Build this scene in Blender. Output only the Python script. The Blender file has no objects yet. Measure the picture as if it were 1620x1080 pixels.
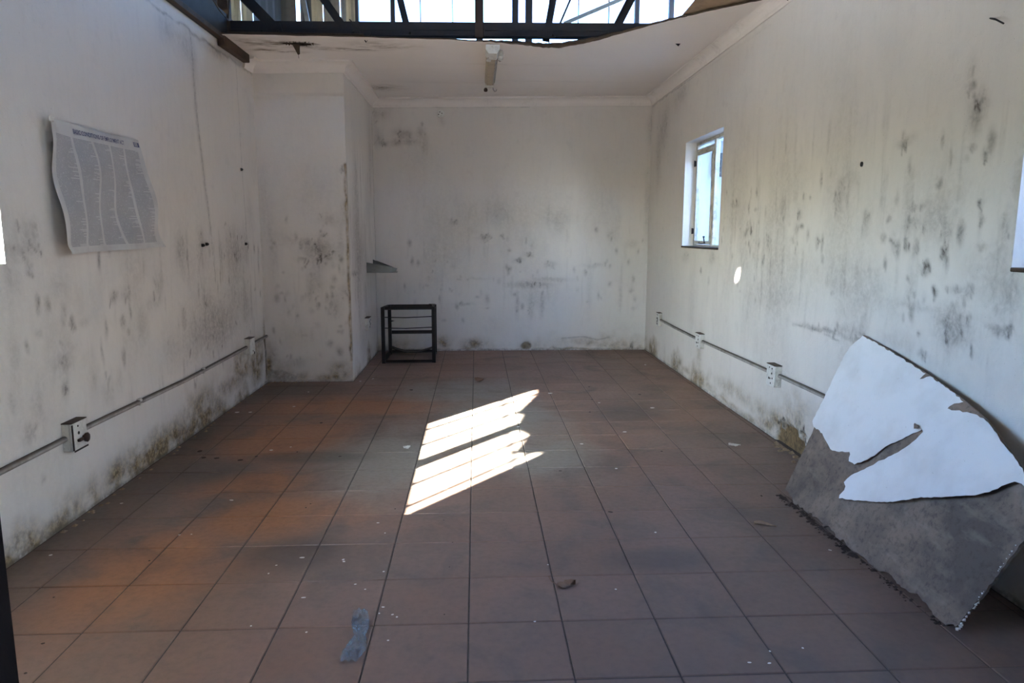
import bpy, bmesh, math, random
import numpy as np
from mathutils import Vector, Matrix
random.seed(7)
PI = math.pi
S = bpy.context.scene
C = S.collection

# ------------------------------------------------------------------ camera
cam_d = bpy.data.cameras.new('camera'); cam = bpy.data.objects.new('camera', cam_d); C.objects.link(cam)
cam_d.sensor_fit = 'HORIZONTAL'; cam_d.sensor_width = 36.0; cam_d.lens = 36.0*1115.3/1620.0
cam_d.clip_start = 0.02; cam_d.clip_end = 300
cr = Vector((0.99872999, -0.05033125, 0.00227362)); cu = Vector((0.00535637, 0.15094208, 0.9885281)); cf = Vector((0.05009704, 0.98726048, -0.15101997))
cam.matrix_world = Matrix(((cr.x, cu.x, -cf.x, 0.0), (cr.y, cu.y, -cf.y, 0.0), (cr.z, cu.z, -cf.z, 1.35), (0, 0, 0, 1)))
S.camera = cam

# ------------------------------------------------------------------ world, sun, exposure
SUN_DIR = Vector((-1.0, -1.25, 0.78)).normalized()          # towards the sun: behind the camera on the left
W = bpy.data.worlds.new('world'); S.world = W; W.use_nodes = True
wn = W.node_tree.nodes; wl = W.node_tree.links
for n in list(wn): wn.remove(n)
wo = wn.new('ShaderNodeOutputWorld'); bg = wn.new('ShaderNodeBackground'); sky = wn.new('ShaderNodeTexSky')
sky.sky_type = 'NISHITA'; sky.sun_disc = False
sky.sun_elevation = math.asin(SUN_DIR.z); sky.sun_rotation = math.atan2(SUN_DIR.x, SUN_DIR.y)
sky.air_density = 1.0; sky.dust_density = 2.5; sky.ozone_density = 3.0
bg.inputs['Strength'].default_value = 1.85
tint = wn.new('ShaderNodeMix'); tint.data_type = 'RGBA'; tint.blend_type = 'MULTIPLY'; tint.inputs[0].default_value = 1.0; tint.inputs[7].default_value = (.80, 1.0, 1.27, 1)   # camera white balance, over the whole sky
wl.new(sky.outputs[0], tint.inputs[6]); wl.new(tint.outputs[2], bg.inputs['Color']); wl.new(bg.outputs[0], wo.inputs[0])
sd = bpy.data.lights.new('sun', 'SUN'); sd.energy = 105.0; sd.angle = math.radians(0.53); sd.color = (1.0, 0.93, 0.84)
sun = bpy.data.objects.new('sun', sd); C.objects.link(sun)
sun.rotation_euler = SUN_DIR.to_track_quat('Z', 'Y').to_euler(); sun.location = (-8, -10, 8)
S.view_settings.view_transform = 'Standard'; S.view_settings.look = 'None'
S.view_settings.gamma = 1.0; S.view_settings.use_curve_mapping = False
S.view_settings.exposure = 1.27
S.cycles.use_denoising = True
S.cycles.max_bounces = 12; S.cycles.diffuse_bounces = 8; S.cycles.transparent_max_bounces = 12
S.cycles.sample_clamp_indirect = 8.0; S.cycles.caustics_reflective = False; S.cycles.caustics_refractive = False

# ------------------------------------------------------------------ measured room
XL, XR, YB = -1.914, 1.983, 8.134          # left wall, right wall, back wall (inner faces)
YF = 0.60                                  # inner face of the front wall
PX, PY = -1.140, 6.440                     # corner of the pier
TS, TOX, TOY = 0.3298, -0.3631, 2.2996     # tile pitch and grid origin

def cz(x):                                 # ceiling height, slightly out of level
    return 2.800 + (x + 1.914)*0.0170

# ------------------------------------------------------------------ helpers
def vnoise(x, y, seed=0):
    x = np.asarray(x, float); y = np.asarray(y, float)
    xi = np.floor(x).astype(np.int64); yi = np.floor(y).astype(np.int64)
    fx = x - xi; fy = y - yi
    fx = fx*fx*(3-2*fx); fy = fy*fy*(3-2*fy)
    def h(a, b):
        n = (a*374761393 + b*668265263 + seed*974634777) & 0xffffffff
        n = ((n ^ (n >> 13))*1274126177) & 0xffffffff
        return ((n ^ (n >> 16)) & 0xffff)/65535.0
    return (h(xi, yi)*(1-fx) + h(xi+1, yi)*fx)*(1-fy) + (h(xi, yi+1)*(1-fx) + h(xi+1, yi+1)*fx)*fy
def fbm(x, y, seed=0, o=4):
    t = 0; a = 0.5; s = 0
    for i in range(o):
        t = t + a*vnoise(np.asarray(x)*2**i, np.asarray(y)*2**i, seed+i*17); s += a; a *= 0.55
    return t/s

class MB:
    """collects shapes; build() links them as ONE mesh object"""
    def __init__(s): s.v = []; s.f = []; s.m = []; s.mi = 0; s.smooth = []
    def add(s, vs, fs, smooth=False):
        b = len(s.v); s.v += [tuple(p) for p in vs]
        for f in fs: s.f.append([b+i for i in f]); s.m.append(s.mi); s.smooth.append(smooth)
        return s
    def box(s, a, b, bev=0.0, M=None):
        (x0, y0, z0), (x1, y1, z1) = a, b
        if bev <= 0:
            vs = [(x0,y0,z0),(x1,y0,z0),(x1,y1,z0),(x0,y1,z0),(x0,y0,z1),(x1,y0,z1),(x1,y1,z1),(x0,y1,z1)]
            fs = [(3,2,1,0),(4,5,6,7),(0,1,5,4),(1,2,6,5),(2,3,7,6),(3,0,4,7)]
        else:
            bm = bmesh.new(); bmesh.ops.create_cube(bm, size=1)
            for v in bm.verts: v.co = Vector((x0+(v.co.x+.5)*(x1-x0), y0+(v.co.y+.5)*(y1-y0), z0+(v.co.z+.5)*(z1-z0)))
            bmesh.ops.bevel(bm, geom=list(bm.edges), offset=bev, segments=1, affect='EDGES')
            bm.verts.index_update()
            vs = [v.co.copy() for v in bm.verts]; fs = [[v.index for v in f.verts] for f in bm.faces]; bm.free()
        if M is not None: vs = [M @ Vector(p) for p in vs]
        return s.add(vs, fs)
    def bar(s, p, q, w, h, up=(0,0,1), bev=0.0):
        """box bar from p to q; w across, h along 'up'"""
        p = Vector(p); q = Vector(q); d = q-p; L = d.length; d.normalize()
        u = Vector(up); u = (u - d*u.dot(d)); u = u.normalized() if u.length > 1e-6 else d.orthogonal().normalized()
        r = d.cross(u)
        M = Matrix(((r.x, d.x, u.x, p.x), (r.y, d.y, u.y, p.y), (r.z, d.z, u.z, p.z), (0,0,0,1)))
        return s.box((-w/2, 0, -h/2), (w/2, L, h/2), bev, M)
    def angle(s, p, q, w, t=0.006, up=(0,0,1), flip=1):
        """L-section (angle iron) from p to q, both legs w wide"""
        p = Vector(p); q = Vector(q); d = q-p; L = d.length; d.normalize()
        u = Vector(up); u = (u - d*u.dot(d)).normalized(); r = d.cross(u)*flip
        pr = [(0,0),(w,0),(w,t),(t,t),(t,w),(0,w)]
        vs = [p + r*(a-w/2) + u*(b-w/2) + d*k for k in (0, L) for a, b in pr]
        n = 6; fs = [[i, (i+1)%n, n+(i+1)%n, n+i] for i in range(n)] + [list(range(n))[::-1], list(range(n, 2*n))]
        return s.add(vs, fs)
    def tube(s, pts, r, n=8, cap=True):
        pts = [Vector(p) for p in pts]; rs = r if isinstance(r, (list, tuple)) else [r]*len(pts)
        vs = []; fs = []; pu = None
        for i, p in enumerate(pts):
            d = (pts[min(i+1, len(pts)-1)] - pts[max(i-1, 0)]).normalized()
            u = d.orthogonal().normalized() if pu is None else (pu - d*pu.dot(d)).normalized()
            pu = u; w = d.cross(u)
            for k in range(n):
                a = 2*PI*k/n; vs.append(p + (u*math.cos(a) + w*math.sin(a))*rs[i])
        for i in range(len(pts)-1):
            for k in range(n): fs.append((i*n+k, i*n+(k+1)%n, (i+1)*n+(k+1)%n, (i+1)*n+k))
        s.add(vs, fs, True)
        if cap: s.add(vs[:n], [list(range(n))[::-1]]); s.add(vs[-n:], [list(range(n))])
        return s
    def lathe(s, prof, o, ax=(0,0,1), n=20):
        ax = Vector(ax).normalized(); u = ax.orthogonal().normalized(); w = ax.cross(u); o = Vector(o)
        vs = [o + ax*h + (u*math.cos(2*PI*k/n) + w*math.sin(2*PI*k/n))*max(r, 1e-4) for r, h in prof for k in range(n)]
        fs = [(i*n+k, i*n+(k+1)%n, (i+1)*n+(k+1)%n, (i+1)*n+k) for i in range(len(prof)-1) for k in range(n)]
        return s.add(vs, fs, True)
    def prism(s, poly, fn, d0, d1):
        """closed 2-D outline 'poly' extruded between depths; fn(a, b, d) -> point"""
        n = len(poly)
        vs = [fn(a, b, d0) for a, b in poly] + [fn(a, b, d1) for a, b in poly]
        fs = [list(range(n))[::-1], list(range(n, 2*n))] + [[i, (i+1)%n, n+(i+1)%n, n+i] for i in range(n)]
        return s.add(vs, fs)
    def sheet(s, grid, t=0.0, nrm=None, smooth=True):
        """grid[i][j] of points; t > 0 gives it thickness along -nrm (nrm(i,j) or a vector)"""
        ni, nj = len(grid), len(grid[0])
        vs = [p for row in grid for p in row]
        fs = [(i*nj+j, (i+1)*nj+j, (i+1)*nj+j+1, i*nj+j+1) for i in range(ni-1) for j in range(nj-1)]
        if t <= 0: return s.add(vs, fs, smooth)
        N = Vector(nrm)
        bk = [Vector(p) - N*t for p in vs]; b = len(vs)
        fs2 = [tuple(b+i for i in f[::-1]) for f in fs]
        rim = [i*nj for i in range(ni)] + [(ni-1)*nj+j for j in range(1, nj)] + [i*nj+nj-1 for i in range(ni-2, -1, -1)] + [j for j in range(nj-2, 0, -1)]
        fr = [(rim[k], b+rim[k], b+rim[(k+1)%len(rim)], rim[(k+1)%len(rim)]) for k in range(len(rim))]
        s.add(vs + bk, fs + fs2, smooth); b0 = len(s.v) - 2*len(vs)
        for f in fr: s.f.append([b0+i for i in f]); s.m.append(s.mi); s.smooth.append(False)
        return s
    def build(s, name, mats, parent=None, recalc=True):
        me = bpy.data.meshes.new(name); me.from_pydata(s.v, [], s.f)
        if not isinstance(mats, (list, tuple)): mats = [mats]
        for m in mats: me.materials.append(m)
        me.polygons.foreach_set('material_index', s.m); me.polygons.foreach_set('use_smooth', s.smooth)
        if recalc:
            bm = bmesh.new(); bm.from_mesh(me); bmesh.ops.recalc_face_normals(bm, faces=bm.faces); bm.to_mesh(me); bm.free()
        me.update()
        return link(name, me, parent)
def link(name, me, parent=None):
    o = bpy.data.objects.new(name, me); C.objects.link(o)
    if parent is not None:
        o.parent = parent; o.matrix_parent_inverse = parent.matrix_basis.inverted()
    return o
def tag(o, label=None, cat=None, group=None, kind=None):
    if label: o['label'] = label
    if cat: o['category'] = cat
    if group: o['group'] = group
    if kind: o['kind'] = kind
    return o
def empty(name, loc, label=None, cat=None, group=None, kind=None):
    o = bpy.data.objects.new(name, None); C.objects.link(o); o.location = loc; o.empty_display_size = .1
    return tag(o, label, cat, group, kind)

# ------------------------------------------------------------------ materials
class NT:
    def __init__(s, name):
        s.m = bpy.data.materials.new(name); s.m.use_nodes = True; s.t = s.m.node_tree
        s.b = s.t.nodes['Principled BSDF']; s.o = s.t.nodes['Material Output']
    def n(s, ty, **k):
        x = s.t.nodes.new(ty)
        for a, v in k.items(): setattr(x, a, v)
        return x
    def l(s, a, b): s.t.links.new(a, b)
    def put(s, sock, v):
        if hasattr(v, 'is_output'): s.l(v, sock)
        elif isinstance(v, (tuple, list)): sock.default_value = (*v, 1.0) if len(v) == 3 and len(sock.default_value) == 4 else v
        else: sock.default_value = v
    def math(s, op, a, b=0.0, clamp=False):
        x = s.n('ShaderNodeMath', operation=op, use_clamp=clamp); s.put(x.inputs[0], a); s.put(x.inputs[1], b); return x.outputs[0]
    def mix(s, f, a, b, mode='MIX'):
        x = s.n('ShaderNodeMix', data_type='RGBA', blend_type=mode); s.put(x.inputs[0], f); s.put(x.inputs[6], a); s.put(x.inputs[7], b); return x.outputs[2]
    def pos(s, kind='Position'):
        return s.n('ShaderNodeNewGeometry').outputs['Position'] if kind == 'Position' else s.n('ShaderNodeTexCoord').outputs[kind]
    def map(s, v, sc=(1,1,1), loc=(0,0,0)):
        x = s.n('ShaderNodeMapping'); s.l(v, x.inputs[0]); x.inputs['Scale'].default_value = sc; x.inputs['Location'].default_value = loc; return x.outputs[0]
    def noise(s, v, scale, det=4, rough=.55, dist=0.0):
        x = s.n('ShaderNodeTexNoise'); s.l(v, x.inputs['Vector']); x.inputs['Scale'].default_value = scale
        x.inputs['Detail'].default_value = det; x.inputs['Roughness'].default_value = rough; x.inputs['Distortion'].default_value = dist
        return x.outputs['Fac']
    def ramp(s, f, a, b, va=0.0, vb=1.0):
        x = s.n('ShaderNodeMapRange'); s.put(x.inputs[0], f); x.inputs[1].default_value = a; x.inputs[2].default_value = b
        x.inputs[3].default_value = va; x.inputs[4].default_value = vb; return x.outputs[0]
    def bump(s, h, strength=.3, dist=.01):
        x = s.n('ShaderNodeBump'); s.l(h, x.inputs['Height']); x.inputs['Strength'].default_value = strength; x.inputs['Distance'].default_value = dist
        s.l(x.outputs[0], s.b.inputs['Normal'])
    def fin(s, col, rough=.6, metal=0.0, spec=.5):
        s.put(s.b.inputs['Base Color'], col); s.put(s.b.inputs['Roughness'], rough); s.put(s.b.inputs['Metallic'], metal)
        s.b.inputs['Specular IOR Level'].default_value = spec
        return s.m
def worn(name, base, dirt=(.06,.05,.045), scale=9, amount=.5, rough=.6, metal=0.0, bump=.15, lo=.48, hi=.68, spec=.5):
    t = NT(name); p = t.pos('Object'); a = t.noise(p, scale, 5, .6); b = t.noise(p, scale*7, 3)
    f = t.math('MULTIPLY', t.ramp(t.math('ADD', t.math('MULTIPLY', a, .7), t.math('MULTIPLY', b, .3)), lo, hi), amount)
    t.bump(b, bump, .003)
    return t.fin(t.mix(f, base, dirt), rough, metal, spec)

def wall_material():
    """white paint; soot, damp and bare plaster come from the wall's own 'dirt' attribute, broken up by noise"""
    t = NT('dirty_white_paint'); p = t.pos()
    at = t.n('ShaderNodeAttribute', attribute_name='dirt'); sep = t.n('ShaderNodeSeparateColor'); t.l(at.outputs['Color'], sep.inputs[0])
    big = t.noise(p, .9, 4); mid = t.noise(p, 7, 5, .6); fine = t.noise(p, 42, 4, .65); sp = t.noise(p, 150, 2); blot = t.noise(p, 19, 5, .62, 1.2)
    streak = t.noise(t.map(p, (9, 9, 1.5)), 2.2, 5, .65)
    col = t.mix(t.ramp(big, .35, .65), (.76, .725, .68), (.72, .69, .655))
    col = t.mix(t.math('MULTIPLY', t.ramp(streak, .50, .72), .06), col, (.33, .31, .30))
    col = t.mix(t.math('MULTIPLY', t.ramp(mid, .58, .75), .12), col, (.30, .28, .27))
    sm = t.math('MULTIPLY', sep.outputs[0], t.ramp(t.math('ADD', t.math('MULTIPLY', fine, .35), t.math('ADD', t.math('MULTIPLY', blot, .50), t.math('MULTIPLY', streak, .15))), .38, .60, .42, 1.12), True)
    col = t.mix(sm, col, (.075, .062, .057))
    dm = t.math('MULTIPLY', sep.outputs[1], t.ramp(mid, .34, .56, .35, 1.25), True)
    col = t.mix(dm, col, t.mix(t.ramp(fine, .42, .6), (.15, .112, .066), (.37, .285, .165)))
    bl = t.math('MULTIPLY', sep.outputs[2], t.ramp(fine, .36, .56, .2, 1.2), True)
    col = t.mix(bl, col, (.055, .05, .045))
    ck = t.math('MULTIPLY', at.outputs['Alpha'], 1.0, True)
    col = t.mix(ck, col, t.mix(t.ramp(blot, .4, .62), (.27, .185, .095), (.12, .085, .05)))
    dots = t.math('GREATER_THAN', sp, .735)
    col = t.mix(t.math('MULTIPLY', dots, .45), col, (.12, .11, .10))
    t.bump(t.math('ADD', t.math('MULTIPLY', mid, .8), t.math('MULTIPLY', fine, .5)), .22, .012)
    return t.fin(col, .72, 0, .25)

def tile_material():
    t = NT('terracotta_tile'); p = t.pos(); oi = t.n('ShaderNodeObjectInfo').outputs['Random']
    big = t.noise(p, .75, 5, .6, .4); mid = t.noise(t.map(p, (1, 1, 1), (3, 7, 0)), 2.7, 6, .62, .6); fine = t.noise(p, 34, 4, .65); sp = t.noise(p, 210, 2)
    sx = t.n('ShaderNodeSeparateXYZ'); t.l(p, sx.inputs[0])
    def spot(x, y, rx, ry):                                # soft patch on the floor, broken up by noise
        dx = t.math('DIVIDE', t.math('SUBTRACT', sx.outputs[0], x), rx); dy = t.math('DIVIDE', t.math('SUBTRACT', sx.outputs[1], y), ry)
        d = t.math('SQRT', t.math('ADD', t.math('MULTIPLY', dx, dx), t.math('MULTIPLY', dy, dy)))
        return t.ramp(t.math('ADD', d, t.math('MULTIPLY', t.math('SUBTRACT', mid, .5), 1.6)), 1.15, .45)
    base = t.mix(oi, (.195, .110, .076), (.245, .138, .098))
    orange_zone = t.math('MAXIMUM', t.math('MAXIMUM', spot(-1.25, 4.6, .55, .55), spot(-.95, 5.5, .75, .35)), t.math('MAXIMUM', spot(-1.0, 3.3, .45, .30), spot(-1.35, 2.75, .30, .5)))  # patches where the tile colour is more orange
    orange_zone = t.math('MAXIMUM', orange_zone, spot(-1.2, 3.75, .35, .25))
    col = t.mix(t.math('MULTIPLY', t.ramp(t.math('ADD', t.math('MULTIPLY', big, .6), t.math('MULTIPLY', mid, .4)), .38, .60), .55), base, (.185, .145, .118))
    col = t.mix(t.math('MULTIPLY', orange_zone, .85), col, (.34, .150, .072))
    dust_haze = t.math('MAXIMUM', t.math('MAXIMUM', spot(-.55, 4.2, .45, .75), spot(.42, 4.15, .42, .42)), t.math('MAXIMUM', spot(.15, 5.0, .5, .9), spot(-.15, 6.0, .6, .5)))  # grey dust, with pale haze and sheen by the sunlit patch painted in
    col = t.mix(t.math('MULTIPLY', dust_haze, .75), col, (.235, .212, .180))
    soot = t.ramp(mid, .52, .74)
    col = t.mix(t.math('MULTIPLY', soot, .55), col, (.085, .072, .064))
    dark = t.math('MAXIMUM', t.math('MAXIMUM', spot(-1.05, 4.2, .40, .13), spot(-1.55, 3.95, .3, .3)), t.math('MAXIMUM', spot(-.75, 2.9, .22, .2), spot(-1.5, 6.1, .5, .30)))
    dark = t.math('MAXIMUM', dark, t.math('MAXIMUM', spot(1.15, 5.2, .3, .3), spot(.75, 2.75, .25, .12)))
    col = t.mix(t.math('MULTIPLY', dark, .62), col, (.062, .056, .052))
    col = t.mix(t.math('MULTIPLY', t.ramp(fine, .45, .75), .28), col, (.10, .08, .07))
    # grime towards the left wall; darker towards the near right
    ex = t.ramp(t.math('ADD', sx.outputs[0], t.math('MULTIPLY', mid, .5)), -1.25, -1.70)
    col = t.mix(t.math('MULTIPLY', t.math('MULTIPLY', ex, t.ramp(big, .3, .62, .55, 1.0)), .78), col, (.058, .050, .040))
    fr = t.ramp(t.math('ADD', t.math('MULTIPLY', sx.outputs[0], .8), t.math('ADD', t.math('MULTIPLY', sx.outputs[1], -1.0), t.math('MULTIPLY', mid, .9))), -3.0, .2)
    col = t.mix(t.math('MULTIPLY', fr, .60), col, (.105, .090, .085))
    col = t.mix(t.math('MULTIPLY', t.math('GREATER_THAN', sp, .74), .5), col, (.05, .045, .04))
    t.bump(t.math('ADD', t.math('MULTIPLY', fine, .5), t.math('MULTIPLY', mid, .6)), .12, .004)
    rg = t.ramp(t.math('ADD', t.math('MULTIPLY', mid, .6), t.math('MULTIPLY', fine, .4)), .35, .65, .44, .62)
    return t.fin(col, rg, 0, .42)

def glass_material(name, tint=(.93, .97, .98), dust_haze=.05):
    t = NT(name); t.t.nodes.remove(t.b)
    tr = t.n('ShaderNodeBsdfTransparent'); tr.inputs[0].default_value = (*tint, 1)
    gl = t.n('ShaderNodeBsdfGlossy'); gl.inputs['Roughness'].default_value = .03
    df = t.n('ShaderNodeBsdfDiffuse'); df.inputs[0].default_value = (.6, .62, .62, 1)
    lw = t.n('ShaderNodeLayerWeight'); fr = t.math('ADD', t.math('MULTIPLY', t.math('POWER', lw.outputs['Facing'], 5.0), .9), .03)
    m1 = t.n('ShaderNodeMixShader'); t.l(fr, m1.inputs[0]); t.l(tr.outputs[0], m1.inputs[1]); t.l(gl.outputs[0], m1.inputs[2])
    m2 = t.n('ShaderNodeMixShader'); d = t.math('MULTIPLY', t.ramp(t.noise(t.pos(), 5, 4), .35, .7), dust_haze)
    t.l(d, m2.inputs[0]); t.l(m1.outputs[0], m2.inputs[1]); t.l(df.outputs[0], m2.inputs[2]); t.l(m2.outputs[0], t.o.inputs[0])
    return t.m

def paper_print_material():
    """poster print: five columns of fine grey lines of text under a blank header band (UV space)"""
    t = NT('printed_poster_paper'); uv = t.n('ShaderNodeUVMap'); sx = t.n('ShaderNodeSeparateXYZ'); t.l(uv.outputs[0], sx.inputs[0])
    u, v = sx.outputs[0], sx.outputs[1]
    cu_ = t.math('FRACT', t.math('MULTIPLY', t.math('SUBTRACT', u, .035), 5.0/.93))
    incol = t.math('MULTIPLY', t.math('GREATER_THAN', cu_, .05), t.math('LESS_THAN', cu_, .93))
    body = t.math('MULTIPLY', t.math('MULTIPLY', t.math('GREATER_THAN', u, .035), t.math('LESS_THAN', u, .965)),
                  t.math('MULTIPLY', t.math('GREATER_THAN', v, .05), t.math('LESS_THAN', v, .895)))
    row = t.math('MULTIPLY', v, 96.0); line = t.math('LESS_THAN', t.math('FRACT', row), .58)
    cell = t.n('ShaderNodeCombineXYZ'); t.l(t.math('MULTIPLY', u, 5.0/.93*6), cell.inputs[0]); t.l(t.math('FLOOR', row), cell.inputs[1])
    wn_ = t.n('ShaderNodeTexWhiteNoise', noise_dimensions='2D')
    rowc = t.n('ShaderNodeCombineXYZ'); t.l(t.math('FLOOR', t.math('MULTIPLY', t.math('SUBTRACT', u, .035), 5.0/.93)), rowc.inputs[0]); t.l(t.math('FLOOR', row), rowc.inputs[1])
    t.l(rowc.outputs[0], wn_.inputs['Vector'])
    ragged = t.math('LESS_THAN', cu_, t.ramp(wn_.outputs['Value'], 0, .25, .55, .95))
    w2 = t.n('ShaderNodeTexWhiteNoise', noise_dimensions='2D')
    wc = t.n('ShaderNodeCombineXYZ'); t.l(t.math('FLOOR', t.math('MULTIPLY', u, 330.0)), wc.inputs[0]); t.l(t.math('FLOOR', row), wc.inputs[1]); t.l(wc.outputs[0], w2.inputs['Vector'])
    gaps = t.math('GREATER_THAN', w2.outputs['Value'], .07)
    ink = t.math('MULTIPLY', t.math('MULTIPLY', t.math('MULTIPLY', incol, body), t.math('MULTIPLY', line, ragged)), gaps)
    gr = t.noise(t.pos(), 9, 4)
    base = t.mix(t.ramp(gr, .4, .7), (.60, .60, .59), (.52, .51, .50)); base = t.mix(t.math('MULTIPLY', t.math('MULTIPLY', incol, body), .28), base, (.36, .37, .42))
    return t.fin(t.mix(t.math('MULTIPLY', ink, .5), base, (.12, .125, .16)), .5, 0, .4)

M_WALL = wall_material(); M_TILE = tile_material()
M_GROUT = worn('dark_grout', (.075,.062,.053), (.02,.018,.016), 12, .6, .9)
M_CEIL = None
def ceiling_material():
    t = NT('painted_ceiling_board'); p = t.pos(); at = t.n('ShaderNodeAttribute', attribute_name='dirt')
    sep = t.n('ShaderNodeSeparateColor'); t.l(at.outputs['Color'], sep.inputs[0])
    a = t.noise(p, 1.3, 4); f = t.noise(t.map(p, (1.0, 3.5, 1)), 9, 5, .65)
    col = t.mix(t.ramp(a, .35, .65), (.86, .815, .785), (.82, .785, .76))
    col = t.mix(t.math('MULTIPLY', sep.outputs[0], t.ramp(f, .40, .58, .0, 1.1), True), col, (.17, .12, .07))
    col = t.mix(t.math('MULTIPLY', sep.outputs[1], t.ramp(f, .42, .55, .0, 1.2), True), col, (.05, .04, .035))
    t.bump(f, .08, .005)
    return t.fin(col, .8, 0, .2)
M_CEIL = ceiling_material()
M_CORN = worn('cornice_paint', (.83,.785,.75), (.38,.34,.30), 5, .35, .8, 0, .05, .55, .75, .2)
M_CORE = worn('torn_fibre_core', (.085,.058,.040), (.04,.03,.025), 22, .8, .95)
M_FIBRE = worn('brown_fibre_board', (.36,.26,.17), (.16,.11,.08), 8, .6, .95)
M_STEEL = worn('dark_painted_steel', (.015,.016,.022), (.045,.026,.016), 8, .55, .55, .35, .2)
M_STEELB = worn('rust_brown_steel', (.038,.026,.022), (.018,.017,.019), 10, .6, .7, .3, .2)
M_JAMB = worn('dark_jamb_paint', (.008,.006,.007), (.02,.014,.011), 9, .5, .9, 0, .15, .48, .68, .08)
M_BLACK = worn('black_steel', (.013,.012,.014), (.05,.03,.02), 9, .5, .5, .4, .2)
M_GALV = worn('galvanised_sheet', (.20,.215,.215), (.10,.10,.095), 14, .6, .45, .7, .1)
M_TIMBER = worn('old_dark_timber', (.030,.028,.028), (.011,.010,.009), 6, .8, .8)
M_TIMBERB = worn('brown_timber', (.075,.048,.032), (.03,.022,.017), 9, .8, .85)
M_SHEETP = worn('pale_cladding', (.25,.23,.165), (.13,.115,.085), 5, .5, .8)
M_SHEETL = worn("lit_pale_cladding", (.62,.58,.45), (.40,.36,.27), 5, .4, .8)  # lit copy of the pale cladding, its brightness painted into the colour
M_SHEETG = worn('grey_cladding', (.11,.108,.098), (.065,.06,.053), 5, .6, .85)
M_SHEETD = worn('dark_cladding', (.030,.031,.033), (.02,.018,.016), 5, .6, .85)
M_CREAM = worn('cream_window_paint', (.60,.58,.50), (.16,.13,.10), 16, .75, .55, 0, .15)
M_TAN = worn('yellowed_batten', (.46,.385,.275), (.20,.155,.10), 7, .6, .55)
M_PVC = worn('cream_plastic', (.66,.64,.58), (.22,.17,.12), 18, .6, .5)
M_WHITEP = worn('white_plastic_cover', (.70,.70,.67), (.25,.22,.19), 22, .5, .5)
def conduit_material():
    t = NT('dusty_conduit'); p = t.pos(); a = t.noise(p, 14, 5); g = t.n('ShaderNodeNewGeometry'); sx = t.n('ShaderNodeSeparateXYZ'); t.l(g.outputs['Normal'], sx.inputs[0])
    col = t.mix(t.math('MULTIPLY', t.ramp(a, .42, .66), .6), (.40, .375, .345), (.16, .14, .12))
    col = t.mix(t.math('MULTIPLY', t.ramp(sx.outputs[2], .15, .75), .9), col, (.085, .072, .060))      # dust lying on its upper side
    return t.fin(col, .8, 0, .25)
M_CONDUIT = conduit_material()
M_HOLE = worn('black_void', (.012,.011,.010), (.02,.017,.015), 20, .5, .9)
M_BURNT = worn('burnt_plastic', (.035,.016,.012), (.015,.01,.01), 30, .6, .6)
M_GLASS = glass_material('window_glass'); M_GLASSD = glass_material('dusty_gable_glass', (.70,.72,.74), .06)
M_PAPER = None
def facing_material():
    t = NT('white_paper_facing'); p = t.pos(); a = t.noise(p, 6, 4); b = t.noise(p, 90, 2)
    col = t.mix(t.ramp(a, .45, .75), (.80, .80, .80), (.70, .69, .68))
    col = t.mix(t.math('MULTIPLY', t.math('GREATER_THAN', b, .73), .35), col, (.35, .32, .3))
    t.bump(a, .06, .01)
    return t.fin(col, .55, 0, .3)
M_PAPER = facing_material()
def core_material():
    t = NT('bare_ceiling_board'); p = t.pos(); a = t.noise(p, 3.2, 5, .6, .5); b = t.noise(p, 45, 4, .7); c = t.noise(t.map(p, (1, .35, 1)), 16, 4, .6)
    col = t.mix(t.ramp(a, .42, .62), (.255, .195, .155), (.135, .11, .095))
    col = t.mix(t.math('MULTIPLY', t.ramp(b, .50, .66), .55), col, (.085, .07, .062))
    col = t.mix(t.math('MULTIPLY', t.ramp(c, .55, .72), .4), col, (.34, .29, .24))
    t.bump(t.math('ADD', b, a), .25, .006)
    return t.fin(col, .92, 0, .15)
M_BOARD = core_material()
M_POSTER = paper_print_material()
M_INK = worn('navy_print', (.045,.05,.15), (.09,.09,.17), 30, .4, .6)
M_LEAF = worn('dry_leaf', (.20,.115,.07), (.06,.035,.025), 30, .7, .8)
M_FLAKE = worn('paint_flake', (.72,.70,.66), (.45,.42,.38), 40, .5, .7)
M_CRUMB = worn('dark_crumb', (.045,.03,.024), (.02,.015,.012), 40, .6, .95)
M_MORTAR = worn('crumbled_mortar', (.30,.22,.14), (.12,.09,.065), 25, .8, .95)
M_OUT = worn('outside_white_wall', (.50,.52,.53), (.40,.40,.39), 1.2, .35, .85)
M_GROUND = worn('dusty_yard', (.56,.52,.46), (.46,.42,.37), .6, .6, .95)
M_ROOF = worn('corrugated_roof', (.20,.19,.18), (.12,.08,.06), 2, .6, .7, .2)
def wrapper_material():
    t = NT('clear_plastic_film'); t.t.nodes.remove(t.b)
    tr = t.n('ShaderNodeBsdfTransparent'); tr.inputs[0].default_value = (.86, .90, .94, 1)
    pb = t.n('ShaderNodeBsdfPrincipled'); pb.inputs['Base Color'].default_value = (.30, .35, .40, 1); pb.inputs['Roughness'].default_value = .22
    m = t.n('ShaderNodeMixShader'); t.put(m.inputs[0], t.ramp(t.noise(t.pos(), 30, 3), .35, .65, .06, .55))
    t.l(tr.outputs[0], m.inputs[1]); t.l(pb.outputs[0], m.inputs[2]); t.l(m.outputs[0], t.o.inputs[0])
    return t.m
M_FILM = wrapper_material()
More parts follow.
